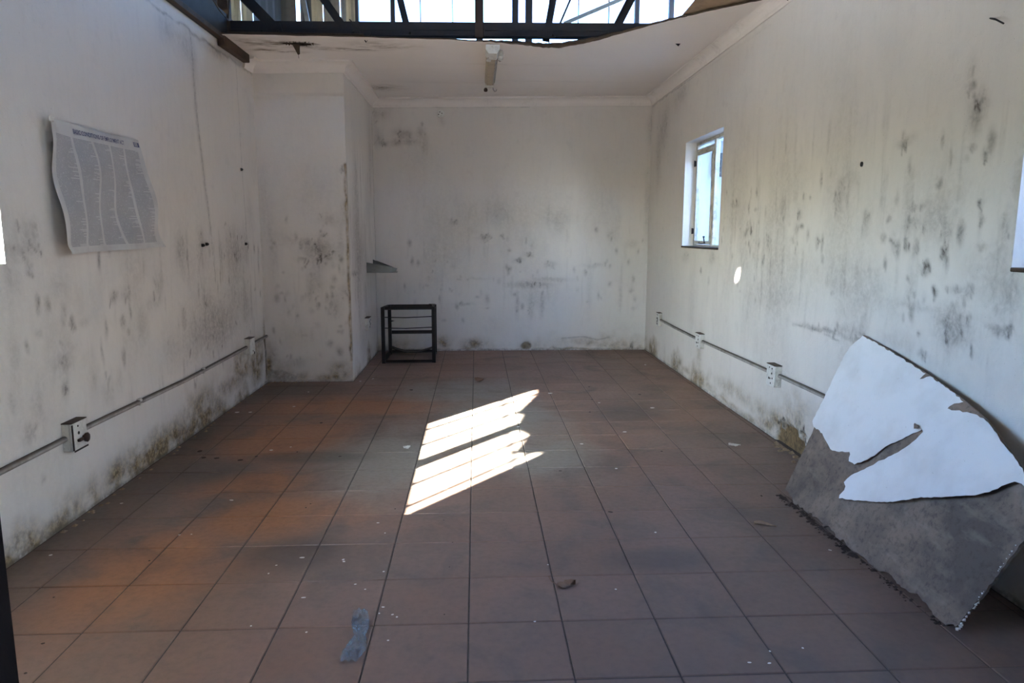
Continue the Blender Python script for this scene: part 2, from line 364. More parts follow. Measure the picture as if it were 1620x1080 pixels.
# ------------------------------------------------------------------ walls: fine plaster skins with the wear read off the wall
SM_L = [(3.13,1.34,.078,.074,.4),(3.08,1.27,.085,.037,.5),(3.15,1.3,.03,.021,.6),(3.21,1.28,.027,.019,.5),(3.2,1.36,.022,.049,.4),(3.37,.79,.084,.088,.35),(3.31,.64,.024,.04,.8),(3.33,.76,.066,.053,.6),(3.42,.92,.026,.035,.7),(3.82,1.01,.033,.03,.8),(3.96,1.02,.057,.034,.4),(3.53,.91,.045,.024,.3),(3.13,1.21,.022,.027,.6),(3.02,1.16,.04,.052,.3),(4.71,1.25,.08,.114,.6),(5.06,1.26,.058,.13,.5),(5.72,1.22,.213,.168,.7),(5.81,1.18,.108,.09,.8),(6.01,1.24,.082,.129,.4),(5.29,.67,.441,.176,.8),(5.36,.73,.217,.084,.5),(4.68,.79,.04,.073,.5),(5.13,.85,.122,.081,.5),(4.35,1.04,.068,.075,.45),(4.27,.94,.067,.037,.4),(3.56,.63,.052,.1,.35),(3.68,.53,.056,.065,.4),(3.81,.57,.04,.06,.3),(3.02,.49,.033,.048,.4),(5.01,.14,.119,.222,.2),(4.45,.6,.055,.117,.25),(4.11,.81,.062,.108,.25),(3.63,1.0,.072,.125,.25),(5.05,1.08,.368,.262,.3),(5.7,.92,.182,.198,.4),(4.75,.63,.45,.166,.3),(4.2,1.16,.25,.109,.15),(6.17,1.5,.086,.159,.3),(3.24,.92,.047,.113,.2),(2.97,.85,.039,.103,.25),(3.1,.64,.036,.081,.3),(5.96,.77,.132,.208,.45),(3.94,.69,.071,.138,.2),(3.5,1.01,.033,.091,.25),(3.32,1.1,.06,.046,.3)]
SM_LD = [(5.8,.29,.258,.122,.9),(6.12,.23,.141,.189,1.0),(5.48,.18,.369,.068,.7),(4.9,.17,.356,.105,.7),(4.67,.12,.323,.063,.6),(4.15,.07,.344,.074,.6),(3.87,.08,.22,.087,.45),(3.31,.06,.334,.074,.3),(3.01,.04,.275,.067,.3),(6.26,.29,.091,.138,.9)]
SM_P = [(-1.4,1.2,.123,.101,.85),(-1.5,1.27,.044,.034,.8),(-1.32,1.15,.045,.051,.9),(-1.36,1.33,.045,.028,.6),(-1.55,1.11,.044,.022,.7),(-1.43,1.12,.034,.034,.8),(-1.16,1.91,.045,.021,.6),(-1.41,1.73,.193,.22,.25),(-1.28,.71,.068,.104,.4),(-1.44,.95,.079,.148,.4),(-1.86,1.67,.066,.33,.2),(-1.19,.84,.056,.058,.4),(-1.17,1.54,.034,.111,.4),(-1.65,1.29,.078,.056,.3),(-1.31,1.46,.089,.055,.35),(-1.5,.84,.028,.114,.4),(-1.21,1.23,.034,.225,.4),(-1.63,.43,.17,.093,.2),(-1.73,.72,.056,.23,.15),(-1.87,.26,.057,.117,.5),(-1.73,.17,.142,.047,.4)]
SM_PD = [(-1.25,.09,.081,.071,.9),(-1.29,.04,.057,.036,.8),(-1.6,.04,.046,.048,.7),(-1.39,.03,.08,.03,.8),(-1.78,.07,.091,.06,.6),(-1.9,.17,.029,.147,.9)]
SM_S = [(6.9,1.28,.187,.478,.4),(6.74,.98,.179,.024,.9),(7.09,.27,.244,.188,.25),(6.88,1.76,.109,.355,.35),(7.91,2.29,.143,.406,.4),(6.98,.73,.115,.367,.3)]
SM_B = [(-.79,2.44,.098,.048,.8),(-.73,2.37,.097,.041,.6),(-.87,2.35,.056,.035,.9),(-.84,2.42,.035,.082,.6),(-1.07,2.38,.056,.082,.6),(-1.01,2.33,.028,.028,.9),(-.61,2.47,.042,.054,.6),(-.56,2.35,.042,.096,.35),(-1.03,2.64,.07,.054,.4),(-1.17,2.45,.021,.273,.5),(-1.11,2.65,.027,.135,.4),(.09,1.3,.036,.036,.7),(.14,1.32,.028,.021,.6),(.48,1.05,.044,.022,.9),(.6,1.11,.037,.022,.8),(.3,1.32,.014,.028,.5),(.85,1.0,.059,.03,.6),(.63,.77,.19,.037,.8),(.85,.83,.206,.022,.5),(.65,.78,.088,.022,.8),(.47,.54,.023,.133,.5),(.63,.49,.03,.118,.5),(.76,.51,.022,.119,.5),(.67,.62,.148,.103,.3),(.92,1.53,.182,.1,.3),(.95,1.42,.073,.115,.25),(-.13,1.49,.129,.213,.2),(-.24,1.47,.043,.035,.5),(.05,1.63,.179,.142,.2),(.27,1.56,.143,.142,.2),(1.36,.99,.118,.022,.4),(1.8,1.24,.059,.043,.3),(-.14,.55,.088,.015,.5),(.01,.84,.101,.014,.3),(-.46,.92,.072,.217,.12),(1.75,.25,.15,.105,.15),(1.54,1.35,.044,.043,.3),(-.65,2.18,.211,.207,.15),(-.37,2.59,.028,.054,.3),(1.98,2.55,.036,.207,.4),(1.96,1.64,.029,.358,.35),(1.31,.7,.03,.222,.25),(1.67,.62,.022,.148,.3),(.85,.62,.148,.222,.15),(.19,.26,.103,.104,.12)]
SM_BD = [(-.38,.1,.073,.067,.8),(-.01,.07,.132,.067,.8),(-.1,.03,.074,.037,.7),(1.3,.1,.18,.045,.5),(1.49,.06,.075,.03,.6),(.58,.04,.059,.045,.6),(1.83,.04,.023,.076,.8),(1.55,.1,.03,.046,.6),(1.92,.02,.075,.03,.6),(1.08,.02,.45,.015,.6),(-.84,.02,.439,.022,.6)]
SM_R = [(2.8,1.81,.04,.06,.85),(2.78,1.84,.035,.029,.5),(2.86,1.98,.03,.065,.4),(2.84,1.94,.019,.024,.6),(2.79,1.87,.036,.035,.35),(2.81,1.69,.029,.012,.5),(2.73,1.67,.011,.029,.6),(3.27,1.76,.039,.014,.7),(3.28,1.75,.024,.012,.9),(3.23,1.78,.057,.023,.3),(4.53,1.52,.038,.057,.5),(4.3,1.47,.025,.039,.7),(5.4,1.58,.079,.019,.5),(5.06,1.38,.023,.027,.8),(5.16,1.36,.037,.023,.6),(4.75,1.3,.041,.042,.5),(4.33,1.38,.035,.038,.5),(4.37,1.32,.044,.019,.4),(4.03,1.32,.03,.01,.8),(3.17,1.4,.038,.017,.5),(3.16,1.47,.028,.011,.5),(3.0,1.42,.123,.092,.55),(2.92,1.37,.063,.053,.6),(3.11,1.47,.036,.017,.4),(3.18,1.3,.024,.023,.9),(3.12,1.29,.014,.04,.7),(3.29,1.31,.021,.047,.5),(2.93,1.27,.017,.026,.9),(2.92,1.29,.012,.026,.6),(3.04,1.19,.031,.022,1.0),(3.02,1.21,.017,.011,1.0),(2.96,1.1,.016,.014,.9),(2.83,.96,.098,.063,.85),(2.78,.92,.074,.026,.6),(2.87,1.01,.063,.053,.4),(2.56,.99,.057,.009,.9),(2.82,1.12,.053,.02,.5),(2.74,1.13,.036,.017,.5),(2.58,1.38,.026,.033,.35),(2.72,1.42,.007,.064,.7),(3.07,1.03,.172,.009,.35),(3.92,.81,.21,.007,.8),(4.0,.81,.217,.011,.4),(3.61,.8,.121,.01,.5),(3.65,.84,.124,.02,.4),(3.13,1.11,.028,.086,.4),(3.82,1.59,.033,.068,.4),(3.73,1.64,.064,.053,.3),(3.85,1.52,.028,.061,.4),(3.55,1.43,.035,.031,.4),(3.38,1.41,.295,.122,.2),(3.75,1.11,.364,.102,.2),(4.39,1.16,.484,.158,.2),(5.03,.9,.116,.182,.25),(5.5,1.0,.11,.148,.2),(7.15,2.65,.178,.123,.35),(6.98,2.68,.21,.084,.5),(7.65,2.41,.129,.199,.5),(7.78,2.23,.107,.338,.5),(7.49,2.52,.124,.194,.35),(6.63,1.14,.1,.047,.4),(5.86,1.14,.094,.042,.35),(3.32,1.02,.246,.061,.25),(3.19,.85,.142,.059,.3),(3.0,.82,.035,.014,.7),(2.66,1.23,.13,.073,.3),(2.55,1.12,.091,.094,.3),(2.81,1.53,.176,.076,.2),(3.11,1.63,.251,.111,.12),(4.55,.94,.441,.082,.25),(2.77,1.01,.03,.01,.6),(3.42,1.14,.055,.093,.25),(4.67,1.46,.137,.124,.25),(5.36,1.45,.129,.095,.2),(4.45,1.63,.176,.158,.15),(6.38,.78,.094,.345,.25)]
SM_RD = [(5.25,.15,.369,.059,.5),(4.69,.13,.204,.061,.6),(4.34,.13,.226,.081,.9),(4.58,.08,.195,.051,.7),(4.17,.27,.162,.117,.45),(4.91,.03,.326,.027,.6),(6.19,.07,.653,.029,.5),(5.44,.04,.395,.02,.6),(6.13,.29,.088,.225,.35)]
CHIPS = [(-0.739,2.838,0.0237,0.026),(-0.563,2.812,0.0103,0.0311),(-0.461,4.358,0.0314,0.0725),(-0.654,2.504,0.0209,0.0152),(-1.295,4.354,0.0244,0.0468),(-1.827,5.33,0.0303,0.0719),(-1.726,5.326,0.0251,0.071),(-1.257,3.51,0.0268,0.0315),(-1.807,2.91,0.0154,0.0266),(-1.796,3.491,0.0141,0.0233),(-1.347,3.092,0.0121,0.0172),(-1.296,3.097,0.009,0.017),(-0.839,2.702,0.0076,0.0121),(-0.828,2.773,0.0078,0.0127),(-0.469,3.187,0.0144,0.0235),(-0.422,3.071,0.0083,0.0218),(-0.38,2.697,0.0098,0.0224),(-0.347,2.422,0.011,0.0181),(-0.306,2.368,0.0107,0.0172),(-0.355,2.379,0.0086,0.0131),(-0.289,2.351,0.0085,0.017),(-0.477,2.598,0.0095,0.0158),(-0.432,2.556,0.007,0.0152),(-0.557,2.794,0.0128,0.0307),(0.813,3.022,0.0112,0.0296),(1.734,4.236,0.0493,0.0633),(1.372,2.997,0.0473,0.041),(1.522,2.807,0.0172,0.0231),(1.376,5.336,0.0395,0.0688),(1.016,4.671,0.0257,0.0518),(0.988,5.52,0.0201,0.0475),(0.625,5.878,0.0424,0.0792),(0.808,3.911,0.0179,0.0361),(0.678,4.404,0.02,0.045),(0.864,2.027,0.0138,0.0147),(0.954,2.085,0.0062,0.0119),(1.07,2.097,0.0084,0.0126),(0.925,2.021,0.012,0.0112),(-0.302,2.205,0.008,0.0112),(0.289,2.727,0.0074,0.017),(0.529,2.512,0.0092,0.0149),(0.199,2.299,0.0062,0.008),(-0.587,2.268,0.0084,0.0124),(-0.789,2.317,0.0066,0.0136),(2.131,6.739,0.019,0.0755),(-1.441,5.494,0.0204,0.0487),(-1.447,6.01,0.0166,0.0577),(-1.075,6.443,0.0234,0.0644),(-0.975,6.554,0.0178,0.0663),(-1.19,4.416,0.0123,0.0316),(0.291,4.831,0.0217,0.0531),(0.279,4.421,0.0159,0.0445),(1.758,7.161,0.0198,0.0821)]
DARK = [(-1.733,4.347,0.0294,0.0827),(-1.661,4.217,0.0325,0.0621),(-1.577,4.202,0.0362,0.0609),(-1.423,4.159,0.0355,0.0584),(-1.351,4.229,0.0199,0.0447),(-1.121,4.992,0.0229,0.0593),(-0.839,4.206,0.0231,0.0417),(-1.123,4.307,0.012,0.0449),(-0.57,6.05,0.0327,0.0837),(-0.161,4.497,0.0121,0.0459),(-0.128,4.495,0.0121,0.0458),(-1.445,2.24,0.0143,0.0215),(-1.402,2.078,0.0112,0.019),(-1.367,2.837,0.0113,0.0225),(-1.587,2.548,0.0081,0.0204),(1.0,6.115,0.0222,0.058),(0.862,5.219,0.0237,0.0634),(1.158,4.222,0.0157,0.0434),(0.652,3.267,0.0299,0.0335),(0.476,3.881,0.0245,0.0346),(0.949,5.632,0.0205,0.0739),(1.383,5.799,0.0267,0.0805),(1.48,3.45,0.0135,0.0319),(-0.161,3.203,0.0086,0.0155),(-0.111,2.957,0.008,0.0132),(-0.116,2.724,0.0073,0.0112),(-0.121,2.36,0.0064,0.0127),(-0.853,3.39,0.0094,0.0277),(-0.842,3.44,0.0095,0.0284),(-0.408,3.354,0.0091,0.0259),(1.48,3.441,0.0101,0.0318)]

def win(U, V, u, v, ru, rv):
    """index window of the wall grid round (u, v)"""
    us, vs = U[:, 0], V[0]
    if len(us) < 2 or U.ndim != 2: return slice(None), slice(None)
    return slice(*np.searchsorted(us, (u-ru, u+ru))), slice(*np.searchsorted(vs, (v-rv, v+rv)))
def paint(U, V, spots, seed, finger=0.0):
    """density of soft worn patches (u, v, radius_u, radius_v, strength); finger > 0 rubs short finger strokes into the strong ones"""
    flat = U.ndim == 1
    D = np.zeros_like(U); w = .035; r = random.Random(seed*7+1)
    du = (fbm(U*9, V*9, seed)-.5)*w; dv = (fbm(U*9+40, V*9+11, seed+3)-.5)*w*1.4
    for (cu_, cv_, ru, rv, s) in spots:
        ru = max(ru, .012); rv = max(rv, .012)
        k = (slice(None),) if flat else win(U, V, cu_, cv_, ru*2.6+.05, rv*2.6+.05)
        q = ((U[k]+du[k]-cu_)/ru)**2 + ((V[k]+dv[k]-cv_)/rv)**2
        soft = s*np.exp(-q*.85)*(.62 if finger else 1)
        D[k] = np.maximum(D[k], soft) if s > .45 else D[k] + soft*(1-D[k])
        if finger and s > .3:
            for _ in range(int(3 + min(14, 420*ru*rv*s))):
                x = cu_ + r.gauss(0, .55)*ru; y = cv_ + r.gauss(0, .55)*rv; L = r.uniform(.012, .05); a = PI/2 + r.gauss(0, .45)
                wd = r.uniform(.006, .013); st = min(1, s*r.uniform(.5, 1.35))*finger
                kk = win(U, V, x, y, L+.05, L+.05)
                if U[kk].size == 0: continue
                X_, Y_ = U[kk]-x + (vnoise(V[kk]*30, U[kk]*4, seed)-.5)*.012, V[kk]-y
                t = np.clip(X_*math.cos(a)+Y_*math.sin(a), -L/2, L/2)
                d = np.hypot(X_-t*math.cos(a), Y_-t*math.sin(a))/(wd*(1+.5*t/L))
                D[kk] = np.maximum(D[kk], st*np.exp(-d**2))
    return D
def crack(U, V, pts, width, s, seed):
    """thin wandering line through the points, as a density"""
    D = np.zeros_like(U)
    for (a, b), (c, d) in zip(pts[:-1], pts[1:]):
        L2 = (c-a)**2 + (d-b)**2
        t = np.clip(((U-a)*(c-a)+(V-b)*(d-b))/L2, 0, 1)
        wob = (vnoise((U+V)*14, V*3, seed)-.5)*.018
        q = np.hypot(U-a-t*(c-a)+wob, V-b-t*(d-b))
        D = np.maximum(D, s*np.exp(-(q/width)**2))
    return D

def axis_lines(a, b, step, extra=()):
    xs = [a, b] + [e for e in extra if a < e < b]
    xs = sorted(set(xs)); out = []
    for p, q in zip(xs[:-1], xs[1:]):
        n = max(1, int(math.ceil((q-p)/step))); out += [p+(q-p)*i/n for i in range(n)]
    return np.array(out+[xs[-1]])

def plaster_wall(name, fn, u0, u1, v0, v1, holes, depth, dirt_fn, step=.0105, parent=None, ends=True):
    """fn(u, v, d): point on the wall, d metres out of the face (negative = into the wall)"""
    us = axis_lines(u0, u1, step, [h[0] for h in holes]+[h[1] for h in holes])
    vs_ = axis_lines(v0, v1, step, [h[2] for h in holes]+[h[3] for h in holes])
    U, V = np.meshgrid(us, vs_, indexing='ij'); nu, nv = U.shape
    R, G, B, A, disp = dirt_fn(U, V)
    P = np.array(fn(U, V, disp)); P = np.stack([np.broadcast_to(c, U.shape) for c in P], -1).reshape(-1, 3)
    cu_, cv_ = (us[:-1]+us[1:])/2, (vs_[:-1]+vs_[1:])/2
    keep = np.ones((nu-1, nv-1), bool)
    for h in holes: keep &= ~((cu_[:,None] > h[0]) & (cu_[:,None] < h[1]) & (cv_[None] > h[2]) & (cv_[None] < h[3]))
    I, J = np.nonzero(keep); k = I*nv+J
    F = np.stack([k, k+nv, k+nv+1, k+1], 1)
    verts = [P]; faces = [F]; n = len(P); extra_v = []; extra_f = []
    def quad(pts):
        b = n+len(extra_v); extra_v.extend(pts); extra_f.append([b, b+1, b+2, b+3])
    # coarse outside face, reveals and rim
    uc = sorted({u0, u1, *[h[0] for h in holes], *[h[1] for h in holes]}); vc = sorted({v0, v1, *[h[2] for h in holes], *[h[3] for h in holes]})
    D = -depth
    for a, b in zip(uc[:-1], uc[1:]):
        for c, d in zip(vc[:-1], vc[1:]):
            if any(h[0] < (a+b)/2 < h[1] and h[2] < (c+d)/2 < h[3] for h in holes): continue
            quad([fn(a, c, D), fn(a, d, D), fn(b, d, D), fn(b, c, D)])
    for h in holes:
        e = [(h[0], h[2]), (h[1], h[2]), (h[1], h[3]), (h[0], h[3])]
        for (a, c), (b, d) in zip(e, e[1:]+e[:1]): quad([fn(a, c, 0), fn(b, d, 0), fn(b, d, D), fn(a, c, D)])
    if ends:
        e = [(u0, v0), (u1, v0), (u1, v1), (u0, v1)]
        for (a, c), (b, d) in list(zip(e, e[1:]+e[:1]))[1:]: quad([fn(a, c, 0), fn(b, d, 0), fn(b, d, D), fn(a, c, D)])
    if extra_v:
        verts.append(np.array(extra_v, float)); faces.append(np.array(extra_f))
    allv = np.concatenate(verts).astype(np.float32); allf = np.concatenate(faces).astype(np.int32)
    me = bpy.data.meshes.new(name)
    me.vertices.add(len(allv)); me.vertices.foreach_set('co', allv.ravel())
    me.loops.add(allf.size); me.loops.foreach_set('vertex_index', allf.ravel())
    me.polygons.add(len(allf)); me.polygons.foreach_set('loop_start', np.arange(0, allf.size, 4, dtype=np.int32)); me.polygons.foreach_set('loop_total', np.full(len(allf), 4, np.int32))
    sm = np.zeros(len(allf), bool); sm[:len(F)] = True; me.polygons.foreach_set('use_smooth', sm)
    me.update(calc_edges=True)
    at = me.color_attributes.new('dirt', 'FLOAT_COLOR', 'POINT')
    col = np.zeros((len(allv), 4), np.float32); col[:n] = np.clip(np.stack([R, G, B, A], -1).reshape(-1, 4), 0, 1)
    at.data.foreach_set('color', col.ravel())
    me.materials.append(M_WALL)
    return link(name, me, parent)

def base_wear(U, V, seed, s=1.0):
    """grime just above the floor: damp tint, dark crumbled foot"""
    n = fbm(U*3.1, V*2, seed, 4); n2 = fbm(U*16, V*16, seed+5, 3)
    G = s*np.clip((.34*n+.02-V)/.16, 0, 1)*np.clip((n-.32)*3, 0, 1)*.8
    B = np.clip((.030*n2+.010-V)/.014, 0, 1)*(.25+.45*n)
    D = 0*V
    return G, B, D

def soot(U, V, seed, z0, z1, s):
    n = fbm(U*2.2, V*1.1, seed, 5)
    return s*np.clip((n-.42)*4, 0, 1)*np.exp(-((V-(z0+z1)/2)/(z1-z0))**2)
def drips(U, V, seed, zlo, zhi, s):
    n = fbm(U*22, V*2.6, seed, 3)
    return s*np.clip((n-.62)*6, 0, 1)*np.clip((V-zlo)*6, 0, 1)*np.clip((zhi-V)*4, 0, 1)
def plaster(U, V, seed):
    return (fbm(U*1.3, V*1.3, seed, 2)-.5)*.008 + (fbm(U*9, V*9, seed+9, 3)-.5)*.003
def scatter(seed, n, u0, u1, v0, v1, s0, s1, tall=1.6):
    r = random.Random(seed)
    return [(r.uniform(u0, u1), r.triangular(v0, v1), r.uniform(.008, .028), r.uniform(.01, .045)*tall, r.uniform(s0, s1)) for _ in range(n)]

W1 = (1.125, 2.985, 1.225, 2.03)           # near left window  (y0, y1, z0, z1)
W2 = (5.735, 6.770, 1.225, 2.20)           # far right window
W3 = (0.960, 2.530, 1.215, 2.20)           # near right window

def dirt_left(U, V):
    R = paint(U, V, SM_L, 11, .95) + soot(U, V, 21, .5, 1.3, .15) + drips(U, V, 31, .25, 1.5, .22)*np.clip((U-3)*.6, .2, 1)
    R = np.maximum(R, paint(U, V, scatter(5, 60, 2.6, 6.4, .25, 1.35, .25, .65), 12))
    G, B, D = base_wear(U, V, 41); G = np.maximum(G, paint(U, V, SM_LD, 14))
    B = np.maximum(B, crack(U, V, [(5.10,2.70),(5.12,2.2),(5.20,1.7),(5.26,1.35),(5.30,1.0)], .005, .42, 3))
    B = np.maximum(B, crack(U, V, [(6.02,2.70),(6.03,1.9),(6.06,1.2)], .006, .30, 4))
    R = np.maximum(R, crack(U, V, [(5.10,2.70),(5.12,2.2),(5.20,1.7),(5.26,1.35)], .03, .28, 5))
    G = np.maximum(G, crack(U, V, [(6.40,.55),(6.415,.05)], .035, 1.0, 43)); B = np.maximum(B, crack(U, V, [(6.405,.40),(6.42,.10)], .016, .8, 44))
    edge = 2.695 + (fbm(U*11, V*0, 51, 4)-.5)*.05          # ragged plaster edge where the cornice came away
    R = np.maximum(R, np.exp(-((V-edge)/.012)**2)*.55*np.clip(fbm(U*7, V, 8)*2-.3, .2, 1))
    G = np.maximum(G, np.exp(-((V-2.68)/.05)**2)*.45*np.clip((U-4.9)*1.4, 0, 1)*np.clip((5.95-U)*4, 0, 1))
    R = np.maximum(R, paint(U, V, [(5.0,2.58,.10,.10,.3),(4.75,2.60,.12,.08,.3),(5.12,2.5,.05,.12,.3)], 15))
    D = D + plaster(U, V, 61) - np.clip((V-edge)/.01, 0, 1)*.008
    return R, G, B, 0*U, D
def dirt_right(U, V):
    R = paint(U, V, SM_R, 12, .95) + soot(U, V, 22, .75, 1.75, .22)*np.clip((6.9-U)*.7, .15, 1) + drips(U, V, 32, .7, 2.1, .18)*np.clip((6.6-U)*.6, .1, 1)
    R = np.maximum(R, paint(U, V, scatter(6, 110, 2.5, 6.4, .85, 1.75, .25, .7, 1.2), 13))
    G, B, D = base_wear(U, V, 42, .9); G = np.maximum(G, paint(U, V, SM_RD, 15))
    R = np.maximum(R, crack(U, V, [(4.30,.79),(4.1,.80),(3.9,.79),(3.72,.77)], .006, .7, 6))
    B = np.maximum(B, crack(U, V, [(4.9,2.74),(5.8,2.755),(6.85,2.765),(8.1,2.76)], .006, .45, 7)*np.clip((U-6)*.9, .25, 1))
    n = fbm(U*17, V*17, 77, 3)                             # plaster knocked out at the foot of the wall
    hole = np.clip((.17*(.55+n*.8) - np.hypot((U-4.225)*.72, V-.012))/.012, 0, 1)
    ring = np.clip((.19*(.55+n*.8) - np.hypot((U-4.225)*.72, V-.012))/.012, 0, 1) - hole
    B = np.maximum(B*(1-hole), np.clip(ring, 0, 1)*.8*(V > .05)); G = G*(1-hole); R = R*(1-hole)
    D = D + plaster(U, V, 62) - hole*.022
    return R, G, B, hole, D
def dirt_back(U, V):
    R = paint(U, V, SM_B, 13, .9) + soot(U, V, 23, 1.0, 1.6, .20) + drips(U, V, 33, .3, 1.8, .10)
    R = np.maximum(R, paint(U, V, scatter(7, 70, -.9, 1.9, .3, 1.5, .2, .55, 1.0), 14))
    G, B, D = base_wear(U, V, 43); G = np.maximum(G*.6, paint(U, V, SM_BD, 16))
    R = np.maximum(R, crack(U, V, [(1.0,.14),(1.25,.16),(1.42,.12),(1.55,.15)], .008, .5, 8))
    R = np.maximum(R, crack(U, V, [(-1.1,2.72),(-.3,2.735),(.6,2.742)], .005, .4, 9))
    hole = np.clip((.052 - np.hypot((U-.58)*.8, V-.055) + (fbm(U*30, V*30, 5)-.5)*.03)/.01, 0, 1)
    B = np.maximum(B, paint(U, V, [(.56,.05,.02,.02,.95),(.62,.07,.015,.015,.9),(1.83,.035,.02,.05,.9)], 17))
    D = D + plaster(U, V, 63) - hole*.02
    return R, G, B, hole*.7, D
def dirt_pier(U, V):
    R = paint(U, V, SM_P, 14, 1.0) + soot(U, V, 24, .6, 1.2, .22) + np.maximum(0, drips(U, V, 34, .3, 1.6, .15))
    R = np.maximum(R, paint(U, V, scatter(8, 60, -1.85, -1.17, .1, 1.5, .2, .55, 1.0), 15))
    G, B, D = base_wear(U, V, 44); G = np.maximum(G, paint(U, V, SM_PD, 17))
    G = np.maximum(G, crack(U, V, [(-1.15,1.95),(-1.148,1.2),(-1.15,.2)], .012, .8, 10))
    ridge = np.exp(-((V-2.525)/.018)**2)
    rub = np.clip((.10 - np.hypot((U+1.83)*.5, V-.02) + (fbm(U*24, V*24, 9)-.5)*.08)/.02, 0, 1)
    D = D + plaster(U, V, 64) + ridge*.010 + rub*(fbm(U*40, V*40, 19)-.4)*.03
    return R, G, np.maximum(B, rub*.35), 0*U, D
def dirt_pier_side(U, V):
    R = paint(U, V, SM_S, 15, .8) + soot(U, V, 25, .8, 1.6, .22) + drips(U, V, 35, .3, 2.2, .25)
    G, B, D = base_wear(U, V, 45)
    B = np.maximum(B, crack(U, V, [(8.10,2.6),(8.11,1.5),(8.10,.1)], .02, .35, 11))
    G = np.maximum(G, crack(U, V, [(6.455,1.95),(6.455,.2)], .015, .8, 12))
    return R, G, B, 0*U, D + plaster(U, V, 65)*.6
def dirt_plain(U, V):
    G, B, D = base_wear(U, V, 46)
    return soot(U, V, 26, .6, 1.6, .3), G, B, 0*U, D

w = plaster_wall('wall_left', lambda u, v, d: (XL+d, u, v), .45, 8.28, 0, 2.775, [W1], .15, dirt_left)
tag(w, 'white left wall, smudged, with the poster and a window at its near end', kind='structure')
w = plaster_wall('wall_right', lambda u, v, d: (XR-d, u, v), .45, 8.28, 0, 2.92, [W2, W3], .15, dirt_right)
tag(w, 'white right wall with two windows and heavy grey smudges', kind='structure')
w = plaster_wall('wall_back', lambda u, v, d: (u, YB-d, v), XL, XR, 0, 2.92, [], .146, dirt_back)
tag(w, 'white back wall at the far end of the room', kind='structure')
pier = empty('wall_pier', (PX, PY, 0), 'square white pier filling the far left corner', kind='structure')
plaster_wall('front_face', lambda u, v, d: (u, PY-d, v), XL-.012, PX, 0, 2.84, [], .02, dirt_pier, .009, pier, False)
plaster_wall('side_face', lambda u, v, d: (PX+d, u, v), PY, YB-.004, 0, 2.84, [], .02, dirt_pier_side, .0105, pier, False)
w = plaster_wall('wall_front', lambda u, v, d: (u, YF+d, v), -2.06, 2.13, 0, 4.6, [(-.457, .867, 0, 2.167), (-1.893, -1.743, 3.930, 4.078)], .15, dirt_plain, .05)
tag(w, 'white front wall around the doorway the view is taken through', kind='structure')

# ------------------------------------------------------------------ floor: every tile its own piece on a bed of dark grout
fb = MB(); fb.box((-2.06, .30, -.16), (2.13, 8.28, -.0035))
floor = tag(fb.build('floor', M_GROUT), 'worn terracotta tile floor with dark joints', kind='structure')
tile_cache = {}
def tile_mesh(w, d):
    key = (round(w, 3), round(d, 3))
    if key not in tile_cache:
        b = .0022; t = MB(); h = -.0030
        a, c = w/2, d/2
        vs = [(-a+b,-c+b,0),(a-b,-c+b,0),(a-b,c-b,0),(-a+b,c-b,0),(-a,-c,h),(a,-c,h),(a,c,h),(-a,c,h),(-a,-c,-.012),(a,-c,-.012),(a,c,-.012),(-a,c,-.012)]
        fs = [(0,1,2,3)] + [(4+i,4+(i+1)%4,(i+1)%4,i) for i in range(4)] + [(8+i,8+(i+1)%4,4+(i+1)%4,4+i) for i in range(4)]
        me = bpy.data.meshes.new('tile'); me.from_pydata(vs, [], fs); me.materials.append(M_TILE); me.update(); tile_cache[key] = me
    return tile_cache[key]
rt = random.Random(3); J = .0026
for i in range(-5, 8):
    for j in range(-5, 18):
        x0, x1 = TOX+i*TS+J, TOX+(i+1)*TS-J; y0, y1 = TOY+j*TS+J, TOY+(j+1)*TS-J
        x0 = max(x0, XL+.004); x1 = min(x1, XR-.004); y0 = max(y0, .62); y1 = min(y1, YB-.004)
        if x1 <= PX and y0 < PY < y1: y1 = PY-.003
        if x0 < PX < x1 and y0 < PY < y1: y1 = PY-.003
        elif x0 < PX < x1 and y0 > PY: x0 = PX+.003
        if x0 < PX < x1 and y0 < PY < y1+.2 and y1 < PY:      # the cut tile beside the corner of the pier
            o = link('tile', tile_mesh(x1-PX-.003, TOY+(j+1)*TS-J-PY), floor); o.location = ((PX+.003+x1)/2, (PY+TOY+(j+1)*TS-J)/2, 0)
        if x1-x0 < .02 or y1-y0 < .02: continue
        if x1 < PX and y0 > PY-.01: continue
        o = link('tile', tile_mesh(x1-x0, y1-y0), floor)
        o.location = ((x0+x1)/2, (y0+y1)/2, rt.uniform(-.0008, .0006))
        o.rotation_euler = (rt.uniform(-.0022, .0022), rt.uniform(-.0022, .0022), rt.uniform(-.002, .002))

